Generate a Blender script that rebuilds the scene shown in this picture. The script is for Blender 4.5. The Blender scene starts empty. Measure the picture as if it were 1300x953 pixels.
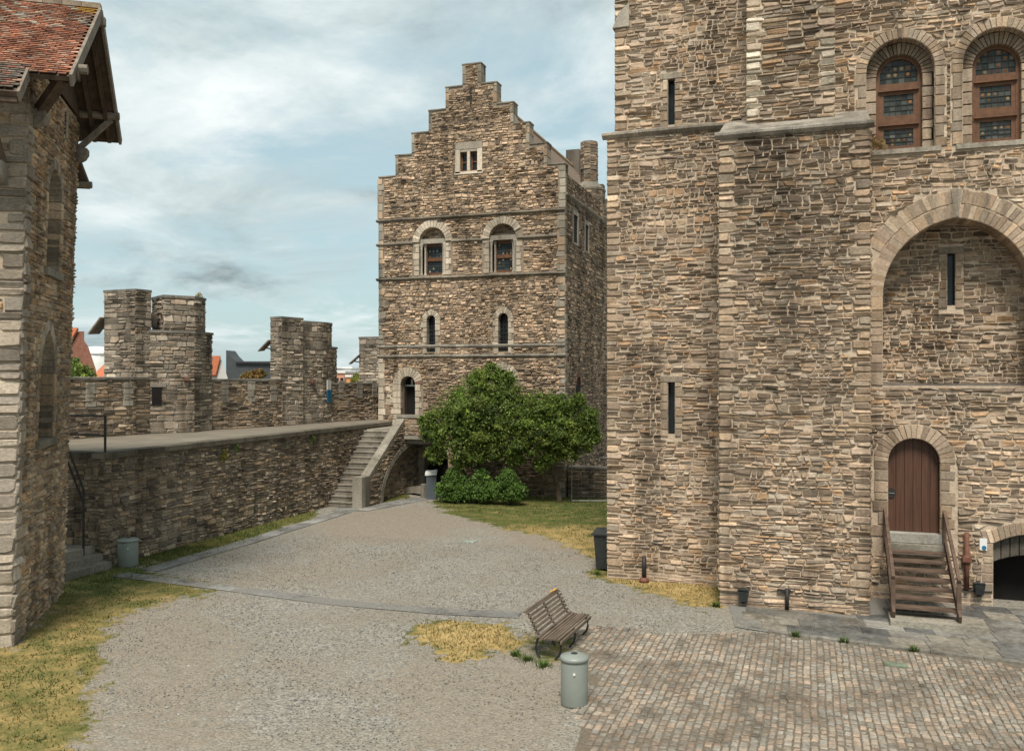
import bpy, math, random
import numpy as np
from mathutils import Vector, geometry, noise

random.seed(7)
SC = bpy.context.scene
COL = SC.collection

# ------------------------------------------------------------------ camera, sky, sun, exposure
YAW = math.radians(18.8)
CY_, SY_ = math.cos(YAW), math.sin(YAW)
FOC, PX0, PY0, EYE = 1120.0, 650.0, 477.0, 5.5
cd = bpy.data.cameras.new('camera')
cam = bpy.data.objects.new('camera', cd)
COL.objects.link(cam)
cam.location = (0, 0, EYE)
cam.rotation_euler = (math.radians(90), 0, YAW)
cd.sensor_width = 36
cd.lens = 36 * FOC / 1300
cd.clip_start = .1
cd.clip_end = 3000
SC.camera = cam

SUN_ELEV, SUN_AZ = math.radians(57), math.radians(169)      # azimuth from +Y, clockwise
SUN_DIR = Vector((math.sin(SUN_AZ) * math.cos(SUN_ELEV), math.cos(SUN_AZ) * math.cos(SUN_ELEV), math.sin(SUN_ELEV)))
sd = bpy.data.lights.new('sun', 'SUN')
sd.energy = 3.8
sd.angle = math.radians(18)
sd.color = (1, .92, .82)
sun = bpy.data.objects.new('sun', sd)
COL.objects.link(sun)
sun.rotation_euler = SUN_DIR.to_track_quat('Z', 'Y').to_euler()

SC.view_settings.view_transform = 'Standard'
SC.view_settings.look = 'None'
SC.view_settings.gamma = 1
SC.view_settings.exposure = 0.33
SC.view_settings.use_curve_mapping = False
SC.cycles.max_bounces = 5
SC.cycles.diffuse_bounces = 3
SC.cycles.use_denoising = True

W = bpy.data.worlds.new('World')
SC.world = W
W.use_nodes = True
wn, wl = W.node_tree.nodes, W.node_tree.links
wn.clear()


def NW(t, **k):
    n = wn.new(t)
    for a, b in k.items():
        setattr(n, a, b)
    return n


def wmath(op, a, b=None):
    n = NW('ShaderNodeMath', operation=op)
    for i, v in enumerate((a, b)):
        if v is None:
            continue
        if isinstance(v, (int, float)):
            n.inputs[i].default_value = v
        else:
            wl.new(v, n.inputs[i])
    return n.outputs[0]


def wramp(fac, stops):
    n = NW('ShaderNodeValToRGB')
    el = n.color_ramp.elements
    while len(el) > 1:
        el.remove(el[-1])
    el[0].position, el[0].color = stops[0][0], (*stops[0][1], 1)
    for p, c in stops[1:]:
        e = el.new(p)
        e.color = (*c, 1)
    wl.new(fac, n.inputs[0])
    return n.outputs[0]


sky = NW('ShaderNodeTexSky', sky_type='NISHITA', sun_disc=False)
sky.sun_elevation, sky.sun_rotation = SUN_ELEV, SUN_AZ
sky.air_density, sky.dust_density, sky.ozone_density = 1.0, 1.5, 1.0
tc = NW('ShaderNodeTexCoord')
sp = NW('ShaderNodeSeparateXYZ')
wl.new(tc.outputs['Generated'], sp.inputs[0])
zz = wmath('ADD', wmath('ABSOLUTE', sp.outputs[2]), .22)
cmb = NW('ShaderNodeCombineXYZ')
wl.new(wmath('DIVIDE', sp.outputs[0], zz), cmb.inputs[0])
wl.new(wmath('DIVIDE', sp.outputs[1], zz), cmb.inputs[1])
cmb.inputs[2].default_value = 3.7


def wnoise(scale, detail, rough, dist, off):
    m = NW('ShaderNodeMapping')
    m.inputs['Location'].default_value = off
    wl.new(cmb.outputs[0], m.inputs[0])
    n = NW('ShaderNodeTexNoise')
    n.inputs['Scale'].default_value = scale
    n.inputs['Detail'].default_value = detail
    n.inputs['Roughness'].default_value = rough
    n.inputs['Distortion'].default_value = dist
    wl.new(m.outputs[0], n.inputs[0])
    return n.outputs['Fac']


SKYOFF = (2.1, 7.3, 0)
cover = wramp(wnoise(.9, 9, .62, .4, SKYOFF), [(.40, (0, 0, 0)), (.53, (1, 1, 1))])
shade = wramp(wnoise(1.25, 10, .62, .5, (SKYOFF[0] + 5.2, SKYOFF[1] + 1.1, 2)),
              [(.34, (.25, .31, .325)), (.45, (.44, .52, .53)), (.55, (.60, .675, .68)), (.70, (.80, .84, .84))])
skys = NW('ShaderNodeMix', data_type='RGBA', blend_type='MULTIPLY')
skys.inputs[0].default_value = 1
wl.new(sky.outputs[0], skys.inputs[6])
skys.inputs[7].default_value = (.105, .112, .098, 1)
veil = NW('ShaderNodeMix', data_type='RGBA')
veil.inputs[0].default_value = .72
wl.new(skys.outputs[2], veil.inputs[6])
veil.inputs[7].default_value = (.44, .575, .61, 1)
mx = NW('ShaderNodeMix', data_type='RGBA')
wl.new(cover, mx.inputs[0])
wl.new(veil.outputs[2], mx.inputs[6])
wl.new(shade, mx.inputs[7])
bg = NW('ShaderNodeBackground')
bg.inputs[1].default_value = 1.0
wl.new(mx.outputs[2], bg.inputs[0])
wo = NW('ShaderNodeOutputWorld')
wl.new(bg.outputs[0], wo.inputs[0])


# ------------------------------------------------------------------ measuring on real planes
def ray(px, py):
    r = (px - PX0) / FOC
    return (-SY_ + r * CY_, CY_ + r * SY_, -(py - PY0) / FOC)


def on_y(px, py, Y):
    d = ray(px, py)
    t = Y / d[1]
    return (d[0] * t, Y, EYE + d[2] * t)


def on_z(px, py, z=0.0):
    d = ray(px, py)
    t = (z - EYE) / d[2]
    return (d[0] * t, d[1] * t, z)


def depth_of(p):
    return -p[0] * SY_ + p[1] * CY_


def in_view(p):
    Z = depth_of(p)
    if Z < 1:
        return False
    x = PX0 + FOC * (p[0] * CY_ + p[1] * SY_) / Z
    y = PY0 - FOC * (p[2] - EYE) / Z
    return -5 < x < 1305 and -5 < y < 958


# ------------------------------------------------------------------ materials
MATS = {}


def new_mat(name, rough=.85, metal=0.0, spec=.3):
    m = bpy.data.materials.new(name)
    m.use_nodes = True
    nt = m.node_tree
    b = nt.nodes['Principled BSDF']
    b.inputs['Roughness'].default_value = rough
    b.inputs['Metallic'].default_value = metal
    b.inputs['Specular IOR Level'].default_value = spec
    MATS[name] = m
    return m, nt, b


def ramp_node(nt, fac, stops):
    n = nt.nodes.new('ShaderNodeValToRGB')
    el = n.color_ramp.elements
    while len(el) > 1:
        el.remove(el[-1])
    el[0].position, el[0].color = stops[0][0], (*stops[0][1], 1)
    for p, c in stops[1:]:
        e = el.new(p)
        e.color = (*c, 1)
    nt.links.new(fac, n.inputs[0])
    return n.outputs[0]


def pos_noise(nt, scale, detail=4, rough=.55, stretch=(1, 1, 1)):
    g = nt.nodes.new('ShaderNodeNewGeometry')
    mp = nt.nodes.new('ShaderNodeMapping')
    mp.inputs['Scale'].default_value = stretch
    nt.links.new(g.outputs['Position'], mp.inputs[0])
    n = nt.nodes.new('ShaderNodeTexNoise')
    n.inputs['Scale'].default_value = scale
    n.inputs['Detail'].default_value = detail
    n.inputs['Roughness'].default_value = rough
    nt.links.new(mp.outputs[0], n.inputs[0])
    return n.outputs['Fac']


def mixc(nt, fac, a, b, blend='MIX'):
    n = nt.nodes.new('ShaderNodeMix')
    n.data_type = 'RGBA'
    n.blend_type = blend
    for sock, v in ((n.inputs[0], fac), (n.inputs[6], a), (n.inputs[7], b)):
        if isinstance(v, (int, float)):
            sock.default_value = v
        elif isinstance(v, tuple):
            sock.default_value = (*v, 1)
        else:
            nt.links.new(v, sock)
    return n.outputs[2]


def bump(nt, b, height, strength=.4, dist=.02):
    n = nt.nodes.new('ShaderNodeBump')
    n.inputs['Strength'].default_value = strength
    n.inputs['Distance'].default_value = dist
    nt.links.new(height, n.inputs['Height'])
    nt.links.new(n.outputs[0], b.inputs['Normal'])


def attr_mat(name, rough=.9, gscale=14, glo=.62, ghi=1.32, bstr=.5, bdist=.02, stretch=(1, 1, 1.8), lichen=.25, spec=.2, dirt=True):
    m, nt, b = new_mat(name, rough, 0, spec)
    at = nt.nodes.new('ShaderNodeAttribute')
    at.attribute_name = 'Col'
    g = ramp_node(nt, pos_noise(nt, gscale, 6, .65, stretch), [(.28, (glo,) * 3), (.72, (ghi,) * 3)])
    c = mixc(nt, 1.0, at.outputs['Color'], g, 'MULTIPLY')
    if dirt:
        st_ = ramp_node(nt, pos_noise(nt, 1.5, 6, .65, (1, 1, .10)), [(.36, (.50, .48, .46)), (.50, (1, 1, 1))])
        c = mixc(nt, .85, c, mixc(nt, 1.0, c, st_, 'MULTIPLY'))
        dk = ramp_node(nt, pos_noise(nt, .55, 5, .6, (1, 1, .55)), [(.40, (.66, .65, .64)), (.58, (1, 1, 1))])
        c = mixc(nt, 1.0, c, dk, 'MULTIPLY')
    if lichen:
        lf = ramp_node(nt, pos_noise(nt, 5.5, 6, .7), [(.60, (0, 0, 0)), (.72, (lichen,) * 3)])
        c = mixc(nt, lf, c, (.44, .42, .36))
    nt.links.new(c, b.inputs['Base Color'])
    bump(nt, b, pos_noise(nt, gscale * 2.2, 6, .7, stretch), bstr, bdist)
    return m


def plain_mat(name, ca, cb, scale=8, rough=.8, metal=0.0, spec=.3, bstr=.2, bdist=.01, stretch=(1, 1, 1)):
    m, nt, b = new_mat(name, rough, metal, spec)
    c = ramp_node(nt, pos_noise(nt, scale, 6, .65, stretch), [(.3, ca), (.7, cb)])
    nt.links.new(c, b.inputs['Base Color'])
    bump(nt, b, pos_noise(nt, scale * 3, 5, .6, stretch), bstr, bdist)
    return m


STONE = attr_mat('stone')
PAVE = attr_mat('paving_stone', gscale=9, lichen=.15, stretch=(1, 1, 1), bstr=.35, bdist=.01)
MORTAR = plain_mat('lime_mortar', (.36, .285, .205), (.56, .455, .345), 6, .95, bstr=.8, bdist=.03)
MORTAR_D = plain_mat('old_mortar', (.16, .13, .097), (.33, .27, .205), 5, .95, bstr=.8, bdist=.03)
CONCRETE = plain_mat('walkway_slab', (.15, .13, .10), (.215, .19, .148), 1.1, .9, bstr=.3)
TILE = attr_mat('roof_tile', gscale=10, lichen=.35, stretch=(1, 1, 1), bstr=.3, bdist=.008, dirt=True)
WOODD = plain_mat('weathered_timber', (.045, .032, .022), (.12, .085, .06), 5, .85, stretch=(1, 1, .3))
WOODG = plain_mat('grey_timber', (.12, .10, .08), (.26, .22, .175), 6, .85, stretch=(1, 1, .5))
WOODB = plain_mat('bench_timber', (.075, .055, .04), (.18, .14, .105), 6, .8, stretch=(1, .3, 1))
WOODS = plain_mat('stair_timber', (.065, .042, .03), (.155, .105, .075), 6, .8, stretch=(.4, 1, 1))
WOODW = plain_mat('window_timber', (.075, .031, .012), (.155, .068, .027), 7, .55, spec=.4)
DOOR = plain_mat('door_planks', (.045, .02, .012), (.115, .053, .03), 3, .55, spec=.4, stretch=(9, 9, .35))
IRON = plain_mat('black_iron', (.012, .011, .011), (.03, .026, .024), 12, .6, spec=.4)
RUST = plain_mat('rusty_pipe', (.10, .045, .03), (.20, .085, .055), 10, .7)
STEEL = plain_mat('galvanised_wire', (.20, .21, .21), (.30, .31, .31), 10, .5, .6)
BINM = plain_mat('grey_green_enamel', (.20, .225, .20), (.25, .275, .25), 2.2, .42, spec=.5, bstr=.05)
PLASTIC = plain_mat('dark_plastic', (.018, .02, .02), (.035, .038, .036), 6, .5)
LAMPM = plain_mat('floodlight_housing', (.03, .035, .036), (.06, .065, .065), 7, .5)
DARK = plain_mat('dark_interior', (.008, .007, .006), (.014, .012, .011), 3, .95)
PLASTER = plain_mat('pale_plaster', (.42, .42, .40), (.52, .52, .50), 1, .9)
BRICK = plain_mat('red_brick', (.17, .075, .05), (.27, .13, .09), 4, .9)
SLATE = plain_mat('dark_cladding', (.045, .053, .056), (.065, .073, .076), 2, .7)
ORANGE = plain_mat('orange_render', (.55, .26, .10), (.62, .31, .13), 1, .85)
SALMON = plain_mat('salmon_render', (.50, .25, .16), (.58, .31, .2), 1, .85)
REDTILE = plain_mat('red_pantiles', (.36, .11, .055), (.52, .18, .085), 6, .85)
SIGNW = plain_mat('white_panel', (.62, .62, .60), (.70, .70, .68), 3, .5)
SIGNB = plain_mat('blue_panel', (.012, .12, .22), (.018, .16, .28), 3, .5)
PILLAR = plain_mat('blue_grey_panel', (.055, .07, .08), (.085, .10, .11), 2, .45)
YELLOW = plain_mat('yellow_leaf_tissue', (.55, .27, .03), (.66, .36, .05), 20, .7)
JOINT = plain_mat('sandy_joint', (.10, .082, .06), (.18, .15, .11), 14, .95)
GRIT = plain_mat('grit', (.14, .135, .12), (.22, .21, .19), 14, .95)
EARTHM = plain_mat('bare_soil', (.10, .075, .05), (.17, .13, .09), 5, .95)
LEAF = attr_mat('leaf', .55, 3, .8, 1.2, 0, 0, (1, 1, 1), 0, .35, False)
GRASSM = attr_mat('grass_blade', .7, 1.2, .75, 1.2, 0, 0, (1, 1, 1), 0, .2, False)
BARK = plain_mat('bark', (.06, .045, .03), (.13, .10, .07), 9, .95, bstr=.7)
for nm in ('leaf', 'grass_blade'):
    nt = MATS[nm].node_tree
    b = nt.nodes['Principled BSDF']
    tr = nt.nodes.new('ShaderNodeBsdfTranslucent')
    src = b.inputs['Base Color'].links[0].from_socket
    nt.links.new(src, tr.inputs[0])
    ms = nt.nodes.new('ShaderNodeMixShader')
    ms.inputs[0].default_value = .3
    nt.links.new(b.outputs[0], ms.inputs[1])
    nt.links.new(tr.outputs[0], ms.inputs[2])
    nt.links.new(ms.outputs[0], nt.nodes['Material Output'].inputs[0])
m, nt, b = new_mat('leaded_glass', .35, 0, .2)
at = nt.nodes.new('ShaderNodeAttribute')
at.attribute_name = 'Col'
nt.links.new(at.outputs['Color'], b.inputs['Base Color'])
GLASSC = m
GLASS = plain_mat('dark_glass', (.008, .012, .014), (.02, .026, .03), 3, .2, spec=.3, bstr=.05)

# ------------------------------------------------------------------ object helpers
ORIG = {}


def link(name, data, parent=None, origin=(0, 0, 0)):
    o = bpy.data.objects.new(name, data)
    COL.objects.link(o)
    p = ORIG[parent.name] if parent else (0, 0, 0)
    o.location = (origin[0] - p[0], origin[1] - p[1], origin[2] - p[2])
    ORIG[o.name] = tuple(origin)
    if parent:
        o.parent = parent
    return o


def tag(o, label=None, cat=None, group=None, kind=None):
    for k, v in (('label', label), ('category', cat), ('group', group), ('kind', kind)):
        if v:
            o[k] = v
    return o


def thing(name, label, cat, loc, group=None):
    return tag(link(name, None, None, loc), label, cat, group)


def mesh(name, V, Fc, mat, parent=None, col=None, smooth=False, kind=None):
    """V in world coordinates; the object's origin goes to the middle of its foot."""
    V = np.asarray(V, dtype=np.float64)
    lo, hi = V.min(0), V.max(0)
    o = ((lo[0] + hi[0]) / 2, (lo[1] + hi[1]) / 2, lo[2])
    me = bpy.data.meshes.new(name)
    me.from_pydata((V - np.array(o)).tolist(), [], Fc)
    me.materials.append(mat)
    if col is not None:
        ca = me.attributes.new('Col', 'FLOAT_COLOR', 'POINT')
        c = np.ones((len(V), 4), dtype=np.float32)
        c[:, :3] = np.asarray(col, dtype=np.float32)
        ca.data.foreach_set('color', c.ravel())
    if smooth:
        me.polygons.foreach_set('use_smooth', [True] * len(me.polygons))
    me.update()
    ob = link(name, me, parent, o)
    if kind:
        ob['kind'] = kind
    return ob


class MB:
    """collects boxes, tubes and prisms into one mesh"""

    def __init__(s):
        s.v, s.f, s.c = [], [], []

    def add(s, V, Fc, c=(.3, .3, .3)):
        n = len(s.v)
        s.v += [tuple(p) for p in V]
        s.f += [tuple(i + n for i in q) for q in Fc]
        s.c += [c] * len(V)
        return s

    def box(s, x0, x1, y0, y1, z0, z1, c=(.3, .3, .3)):
        V = [(x, y, z) for z in (z0, z1) for x, y in ((x0, y0), (x1, y0), (x1, y1), (x0, y1))]
        return s.add(V, [(0, 3, 2, 1), (4, 5, 6, 7), (0, 1, 5, 4), (1, 2, 6, 5), (2, 3, 7, 6), (3, 0, 4, 7)], c)

    def prism(s, poly, z0, z1, c=(.3, .3, .3)):
        n = len(poly)
        zb = z0 if callable(z0) else (lambda p: z0)
        zt = z1 if callable(z1) else (lambda p: z1)
        V = [(p[0], p[1], zb(p)) for p in poly] + [(p[0], p[1], zt(p)) for p in poly]
        Fc = [tuple(range(n - 1, -1, -1)), tuple(range(n, 2 * n))]
        Fc += [(i, (i + 1) % n, n + (i + 1) % n, n + i) for i in range(n)]
        return s.add(V, Fc, c)

    def tube(s, pts, r, n=8, cap=True, c=(.3, .3, .3), square=False):
        pts = [Vector(p) for p in pts]
        rr = r if isinstance(r, (list, tuple)) else [r] * len(pts)
        V, Fc = [], []
        for i, p in enumerate(pts):
            d = (pts[min(i + 1, len(pts) - 1)] - pts[max(i - 1, 0)]).normalized()
            a = d.cross(Vector((0, 0, 1)))
            if a.length < .05:
                a = Vector((1, 0, 0))
            a.normalize()
            bb = d.cross(a)
            for k in range(n):
                t = 2 * math.pi * (k + (.5 if square else 0)) / n
                V.append(p + (a * math.cos(t) + bb * math.sin(t)) * rr[i])
        for i in range(len(pts) - 1):
            for k in range(n):
                Fc.append((i * n + k, i * n + (k + 1) % n, (i + 1) * n + (k + 1) % n, (i + 1) * n + k))
        if cap:
            Fc += [tuple(range(n - 1, -1, -1)), tuple(range((len(pts) - 1) * n, len(pts) * n))]
        return s.add(V, Fc, c)

    def beam(s, a, b, w, h, c=(.3, .3, .3), up=(0, 0, 1)):
        a, b, up = Vector(a), Vector(b), Vector(up)
        d = (b - a).normalized()
        x = d.cross(up)
        if x.length < .01:
            x = d.cross(Vector((1, 0, 0)))
        x.normalize()
        y = x.cross(d).normalized()
        V = []
        for p in (a, b):
            for sx, sy in ((-1, -1), (1, -1), (1, 1), (-1, 1)):
                V.append(p + x * sx * w / 2 + y * sy * h / 2)
        return s.add(V, [(0, 1, 2, 3), (7, 6, 5, 4), (0, 4, 5, 1), (1, 5, 6, 2), (2, 6, 7, 3), (3, 7, 4, 0)], c)

    def lathe(s, x, y, prof, n=24, c=(.3, .3, .3)):
        V, Fc = [], []
        for r, z in prof:
            for k in range(n):
                t = 2 * math.pi * k / n
                V.append((x + r * math.cos(t), y + r * math.sin(t), z))
        for i in range(len(prof) - 1):
            for k in range(n):
                Fc.append((i * n + k, i * n + (k + 1) % n, (i + 1) * n + (k + 1) % n, (i + 1) * n + k))
        Fc += [tuple(range(n - 1, -1, -1)), tuple(range((len(prof) - 1) * n, len(prof) * n))]
        return s.add(V, Fc, c)

    def build(s, name, mat, parent=None, smooth=False, kind=None):
        return mesh(name, s.v, s.f, mat, parent, s.c, smooth, kind)


class Frame:
    """a wall face: u along it, v up it, n out of it"""

    def __init__(s, O, U, N, V=(0, 0, 1)):
        s.O, s.U, s.N, s.V = Vector(O), Vector(U), Vector(N), Vector(V)

    def p(s, u, v, n=0.0):
        return s.O + s.U * u + s.V * v + s.N * n


def front(y):
    return Frame((0, y, 0), (1, 0, 0), (0, -1, 0))


def side(x):
    return Frame((x, 0, 0), (0, 1, 0), (1, 0, 0))


# ------------------------------------------------------------------ outlines in (u, v)
def rect(u0, u1, v0, v1):
    return [(u0, v0), (u1, v0), (u1, v1), (u0, v1)]


def arch(cu, hw, vb, vs, kind='round', R=None, rise=None, n=14):
    pts = [(cu - hw, vb), (cu + hw, vb)]
    if kind == 'round':
        pts += [(cu + hw * math.cos(t), vs + hw * math.sin(t)) for t in [math.pi * i / n for i in range(n + 1)]]
    elif kind == 'point':
        h = math.sqrt(max(R * R - (R - hw) ** 2, 1e-6))
        am = math.atan2(h, R - hw)
        pts += [(cu + hw - R + R * math.cos(am * i / n), vs + R * math.sin(am * i / n)) for i in range(n + 1)]
        pts += [(cu - hw + R - R * math.cos(am * (n - i) / n), vs + R * math.sin(am * (n - i) / n)) for i in range(1, n + 1)]
    elif kind == 'seg':
        R = (hw * hw + rise * rise) / (2 * rise)
        am = math.asin(hw / R)
        pts += [(cu + R * math.sin(am - 2 * am * i / n), vs + rise - R + R * math.cos(am - 2 * am * i / n)) for i in range(n + 1)]
    return pts


def scan(polys, v):
    xs = []
    for P in polys:
        for i in range(len(P)):
            (x0, y0), (x1, y1) = P[i], P[(i + 1) % len(P)]
            if (y0 <= v) != (y1 <= v):
                xs.append(x0 + (v - y0) / (y1 - y0) * (x1 - x0))
    xs.sort()
    return [(xs[i], xs[i + 1]) for i in range(0, len(xs) - 1, 2)]


def spans(outer, holes, v):
    out = scan([outer], v)
    for h in holes:
        for a, b in scan([h], v):
            nx = []
            for c, d in out:
                if b <= c or a >= d:
                    nx.append((c, d))
                else:
                    if a > c:
                        nx.append((c, a))
                    if b < d:
                        nx.append((b, d))
            out = nx
    return out


def inter(A, B):
    return [(max(a, c), min(b, d)) for a, b in A for c, d in B if min(b, d) - max(a, c) > .02]


# ------------------------------------------------------------------ rubble masonry, one block at a time
SF = []
for i in range(8):
    j = (i + 1) % 8
    SF += [(i, j, 8 + j, 8 + i), (8 + i, 8 + j, 16 + j, 16 + i)]
SF.append(tuple(range(16, 24)))


class Masonry:
    def __init__(s):
        s.st = []

    def stone(s, fr, A, B, C, D, proud, col):
        """A bottom left, B bottom right, C top right, D top left"""
        q = (A, B, C, D)
        cu, cv = sum(p[0] for p in q) / 4, sum(p[1] for p in q) / 4
        w, h = abs(B[0] - A[0]), abs(D[1] - A[1])
        o = []
        R = random.random
        for i in range(4):
            a, b = q[i], q[(i + 1) % 4]
            for t in (.03 + .22 * R() ** 1.5, .97 - .22 * R() ** 1.5):
                k = R() * R() * .30
                u, v = a[0] + (b[0] - a[0]) * t, a[1] + (b[1] - a[1]) * t
                o.append((u + (cu - u) * k * min(1, h / w), v + (cv - v) * k))
        tu, tv = random.gauss(0, .012), random.gauss(0, .016)
        ins = min(.022, .2 * h)
        ku, kv = 1 - 2 * ins / max(w, .05), 1 - 2 * ins / max(h, .05)
        V = [fr.p(u, v, -.05) for u, v in o]
        V += [fr.p(u, v, proud * .45) for u, v in o]
        for u, v in o:
            a, b = (u - cu) / max(w, .01), (v - cv) / max(h, .01)
            V.append(fr.p(cu + (u - cu) * ku, cv + (v - cv) * kv, max(.004, proud + a * 2 * tu + b * 2 * tv + random.gauss(0, .003))))
        c = fr.p(cu, cv, 0)
        score = (w * h / max(depth_of(c), 1) ** 2) if in_view(c) else 0
        s.st.append((score, V, col))

    def rubble(s, fr, outer, holes=(), h=(.09, .2), w=(.2, .62), proud=(.015, .05), pal=None, gap=.012, wav=.035, split=.3, stain=None):
        v0, v1 = min(p[1] for p in outer), max(p[1] for p in outer)
        lev = [v0]
        while v1 - lev[-1] > h[0] * 1.6:
            lev.append(min(lev[-1] + random.uniform(*h) * (1 + .55 * noise.noise((lev[-1] * .9, h[1] * 50, 2.2))), v1))
        if v1 - lev[-1] > .02:
            lev.append(v1)
        sd = random.uniform(0, 99)
        last = len(lev) - 1

        def lv(k, u):
            if k in (0, last):
                return lev[k]
            return lev[k] + wav * (noise.noise((u * .9, k * 3.17, sd)) + .6 * noise.noise((u * 3.1, k * 5.3, sd + 20)))
        for k in range(last):
            lo, hi = lev[k], lev[k + 1]
            hh = hi - lo
            Slo, Smi, Shi = (spans(outer, holes, lo + hh * f) for f in (.04, .5, .96))
            for a, b in inter(inter(Slo, Smi), Shi):
                def edge(S, x, i):
                    for sp_ in S:
                        if sp_[0] - .01 <= x <= sp_[1] + .01 and abs(sp_[i] - x) < .4:
                            return sp_[i]
                    return x
                cuts = [a]
                while b - cuts[-1] > w[1]:
                    cuts.append(cuts[-1] + random.uniform(*w) * (1 + .6 * noise.noise((cuts[-1] * .6, lo * .6, sd))))
                if b - cuts[-1] > w[0] * 1.3 + .1:
                    cuts.append(cuts[-1] + (b - cuts[-1]) * random.uniform(.4, .6))
                cuts.append(b)
                sl = [random.uniform(-.025, .025) for _ in cuts]
                for i in range(len(cuts) - 1):
                    aL = edge(Slo, a, 0) if i == 0 else cuts[i] + sl[i]
                    aH = edge(Shi, a, 0) if i == 0 else cuts[i] - sl[i]
                    bL = edge(Slo, b, 1) if i == len(cuts) - 2 else cuts[i + 1] + sl[i + 1]
                    bH = edge(Shi, b, 1) if i == len(cuts) - 2 else cuts[i + 1] - sl[i + 1]
                    if bL - aL < .05 or bH - aH < .05:
                        continue
                    g = gap * random.uniform(.5, 1.4)
                    parts = [(0.0, 1.0)]
                    if hh > .14 and random.random() < split:
                        t = random.uniform(.36, .64)
                        parts = [(0.0, t), (t, 1.0)]
                    for t0, t1 in parts:
                        def L(u, t):
                            y0, y1 = lv(k, u), lv(k + 1, u)
                            return y0 + (y1 - y0) * t
                        ls = [aL + (aH - aL) * t for t in (t0, t1)]
                        rs = [bL + (bH - bL) * t for t in (t0, t1)]
                        A = (ls[0] + g / 2, L(ls[0], t0) + g / 2)
                        B = (rs[0] - g / 2, L(rs[0], t0) + g / 2)
                        C_ = (rs[1] - g / 2, L(rs[1], t1) - g / 2)
                        D = (ls[1] + g / 2, L(ls[1], t1) - g / 2)
                        if D[1] - A[1] < .025:
                            continue
                        c = random.choice(pal)
                        m_ = math.exp(random.gauss(0, .11))
                        if stain:
                            m_ *= stain((A[0] + B[0]) / 2, (A[1] + D[1]) / 2)  # multiplier carries stains and, on some walls, painted shade
                        s.stone(fr, A, B, C_, D, random.uniform(*proud), tuple(x * m_ for x in c))

    def build(s, parent, most=300, name='stone', mass='stonework'):
        s.st.sort(key=lambda t: -t[0])
        for sc_, V, c in s.st[:most]:
            mesh(name, V, SF, STONE, parent, c)
        rest = s.st[most:]
        if rest:
            n = len(rest)
            V = np.array([[tuple(p) for p in r[1]] for r in rest]).reshape(-1, 3)
            C = np.repeat(np.array([r[2] for r in rest]), 24, axis=0)
            Fc = [tuple(q + 24 * i for q in f) for i in range(n) for f in SF]
            mesh(mass, V, Fc, STONE, parent, C, kind='stuff')


def piece(name, fr, poly, nb, nf, col, parent, bev=.012, mat=None):
    """a dressed block: outline in (u, v), from depth nb out to nf, bevelled front edge"""
    n = len(poly)
    cu, cv = sum(p[0] for p in poly) / n, sum(p[1] for p in poly) / n
    V = [fr.p(u, v, nb) for u, v in poly] + [fr.p(u, v, nf - bev) for u, v in poly]
    for u, v in poly:
        d = math.hypot(u - cu, v - cv)
        k = max(.5, 1 - bev * 1.4 / max(d, .01))
        V.append(fr.p(cu + (u - cu) * k, cv + (v - cv) * k, nf))
    Fc = [tuple(range(n - 1, -1, -1)), tuple(range(2 * n, 3 * n))]
    for r in (0, n):
        Fc += [(r + i, r + (i + 1) % n, r + n + (i + 1) % n, r + n + i) for i in range(n)]
    return mesh(name, V, Fc, mat or STONE, parent, col)


def tint(c, k=.12):
    m_ = math.exp(random.gauss(0, k))
    return tuple(x * m_ for x in c)


def voussoirs(parent, fr, cu, cv, r0, r1, a0, a1, n, nf, nb, pal, name='voussoir', gap=.012):
    for i in range(n):
        t0, t1 = math.radians(a0 + (a1 - a0) * i / n), math.radians(a0 + (a1 - a0) * (i + 1) / n)
        rj = r1 + random.uniform(-.02, .02)
        g0, g1 = gap / r0 / 2, gap / rj / 2
        tm = (t0 + t1) / 2
        P = [(cu + r0 * math.cos(t0 + g0), cv + r0 * math.sin(t0 + g0)), (cu + rj * math.cos(t0 + g1), cv + rj * math.sin(t0 + g1)),
             (cu + rj * math.cos(tm), cv + rj * math.sin(tm)),
             (cu + rj * math.cos(t1 - g1), cv + rj * math.sin(t1 - g1)), (cu + r0 * math.cos(t1 - g0), cv + r0 * math.sin(t1 - g0)),
             (cu + r0 * math.cos(tm), cv + r0 * math.sin(tm))]
        piece(name, fr, P, nb, nf + random.uniform(-.006, .006), tint(random.choice(pal), .13), parent)


def quoins(parent, fr, u0, du, v0, v1, pal, nf=.04, nb=-.1, wl=(.42, .34), hs=(.16, .34), name='quoin'):
    """a stack of dressed blocks at u0 running towards u0 + du"""
    v, i = v0, 0
    while v < v1 - .05:
        hh = min(random.uniform(*hs), v1 - v)
        if v1 - v - hh < .08:
            hh = v1 - v
        ww = wl[i % 2] + random.uniform(-.05, .05)
        a, b = sorted((u0, u0 + math.copysign(ww, du)))
        j = lambda: random.uniform(.002, .014)
        piece(name, fr, [(a + j(), v + .005 + j()), (b - j(), v + .005 + j()), (b - j(), v + hh - .005 - j()), (a + j(), v + hh - .005 - j())],
              nb, nf + random.uniform(-.006, .008), tint(random.choice(pal), .14), parent)
        v += hh
        i += 1


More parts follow.
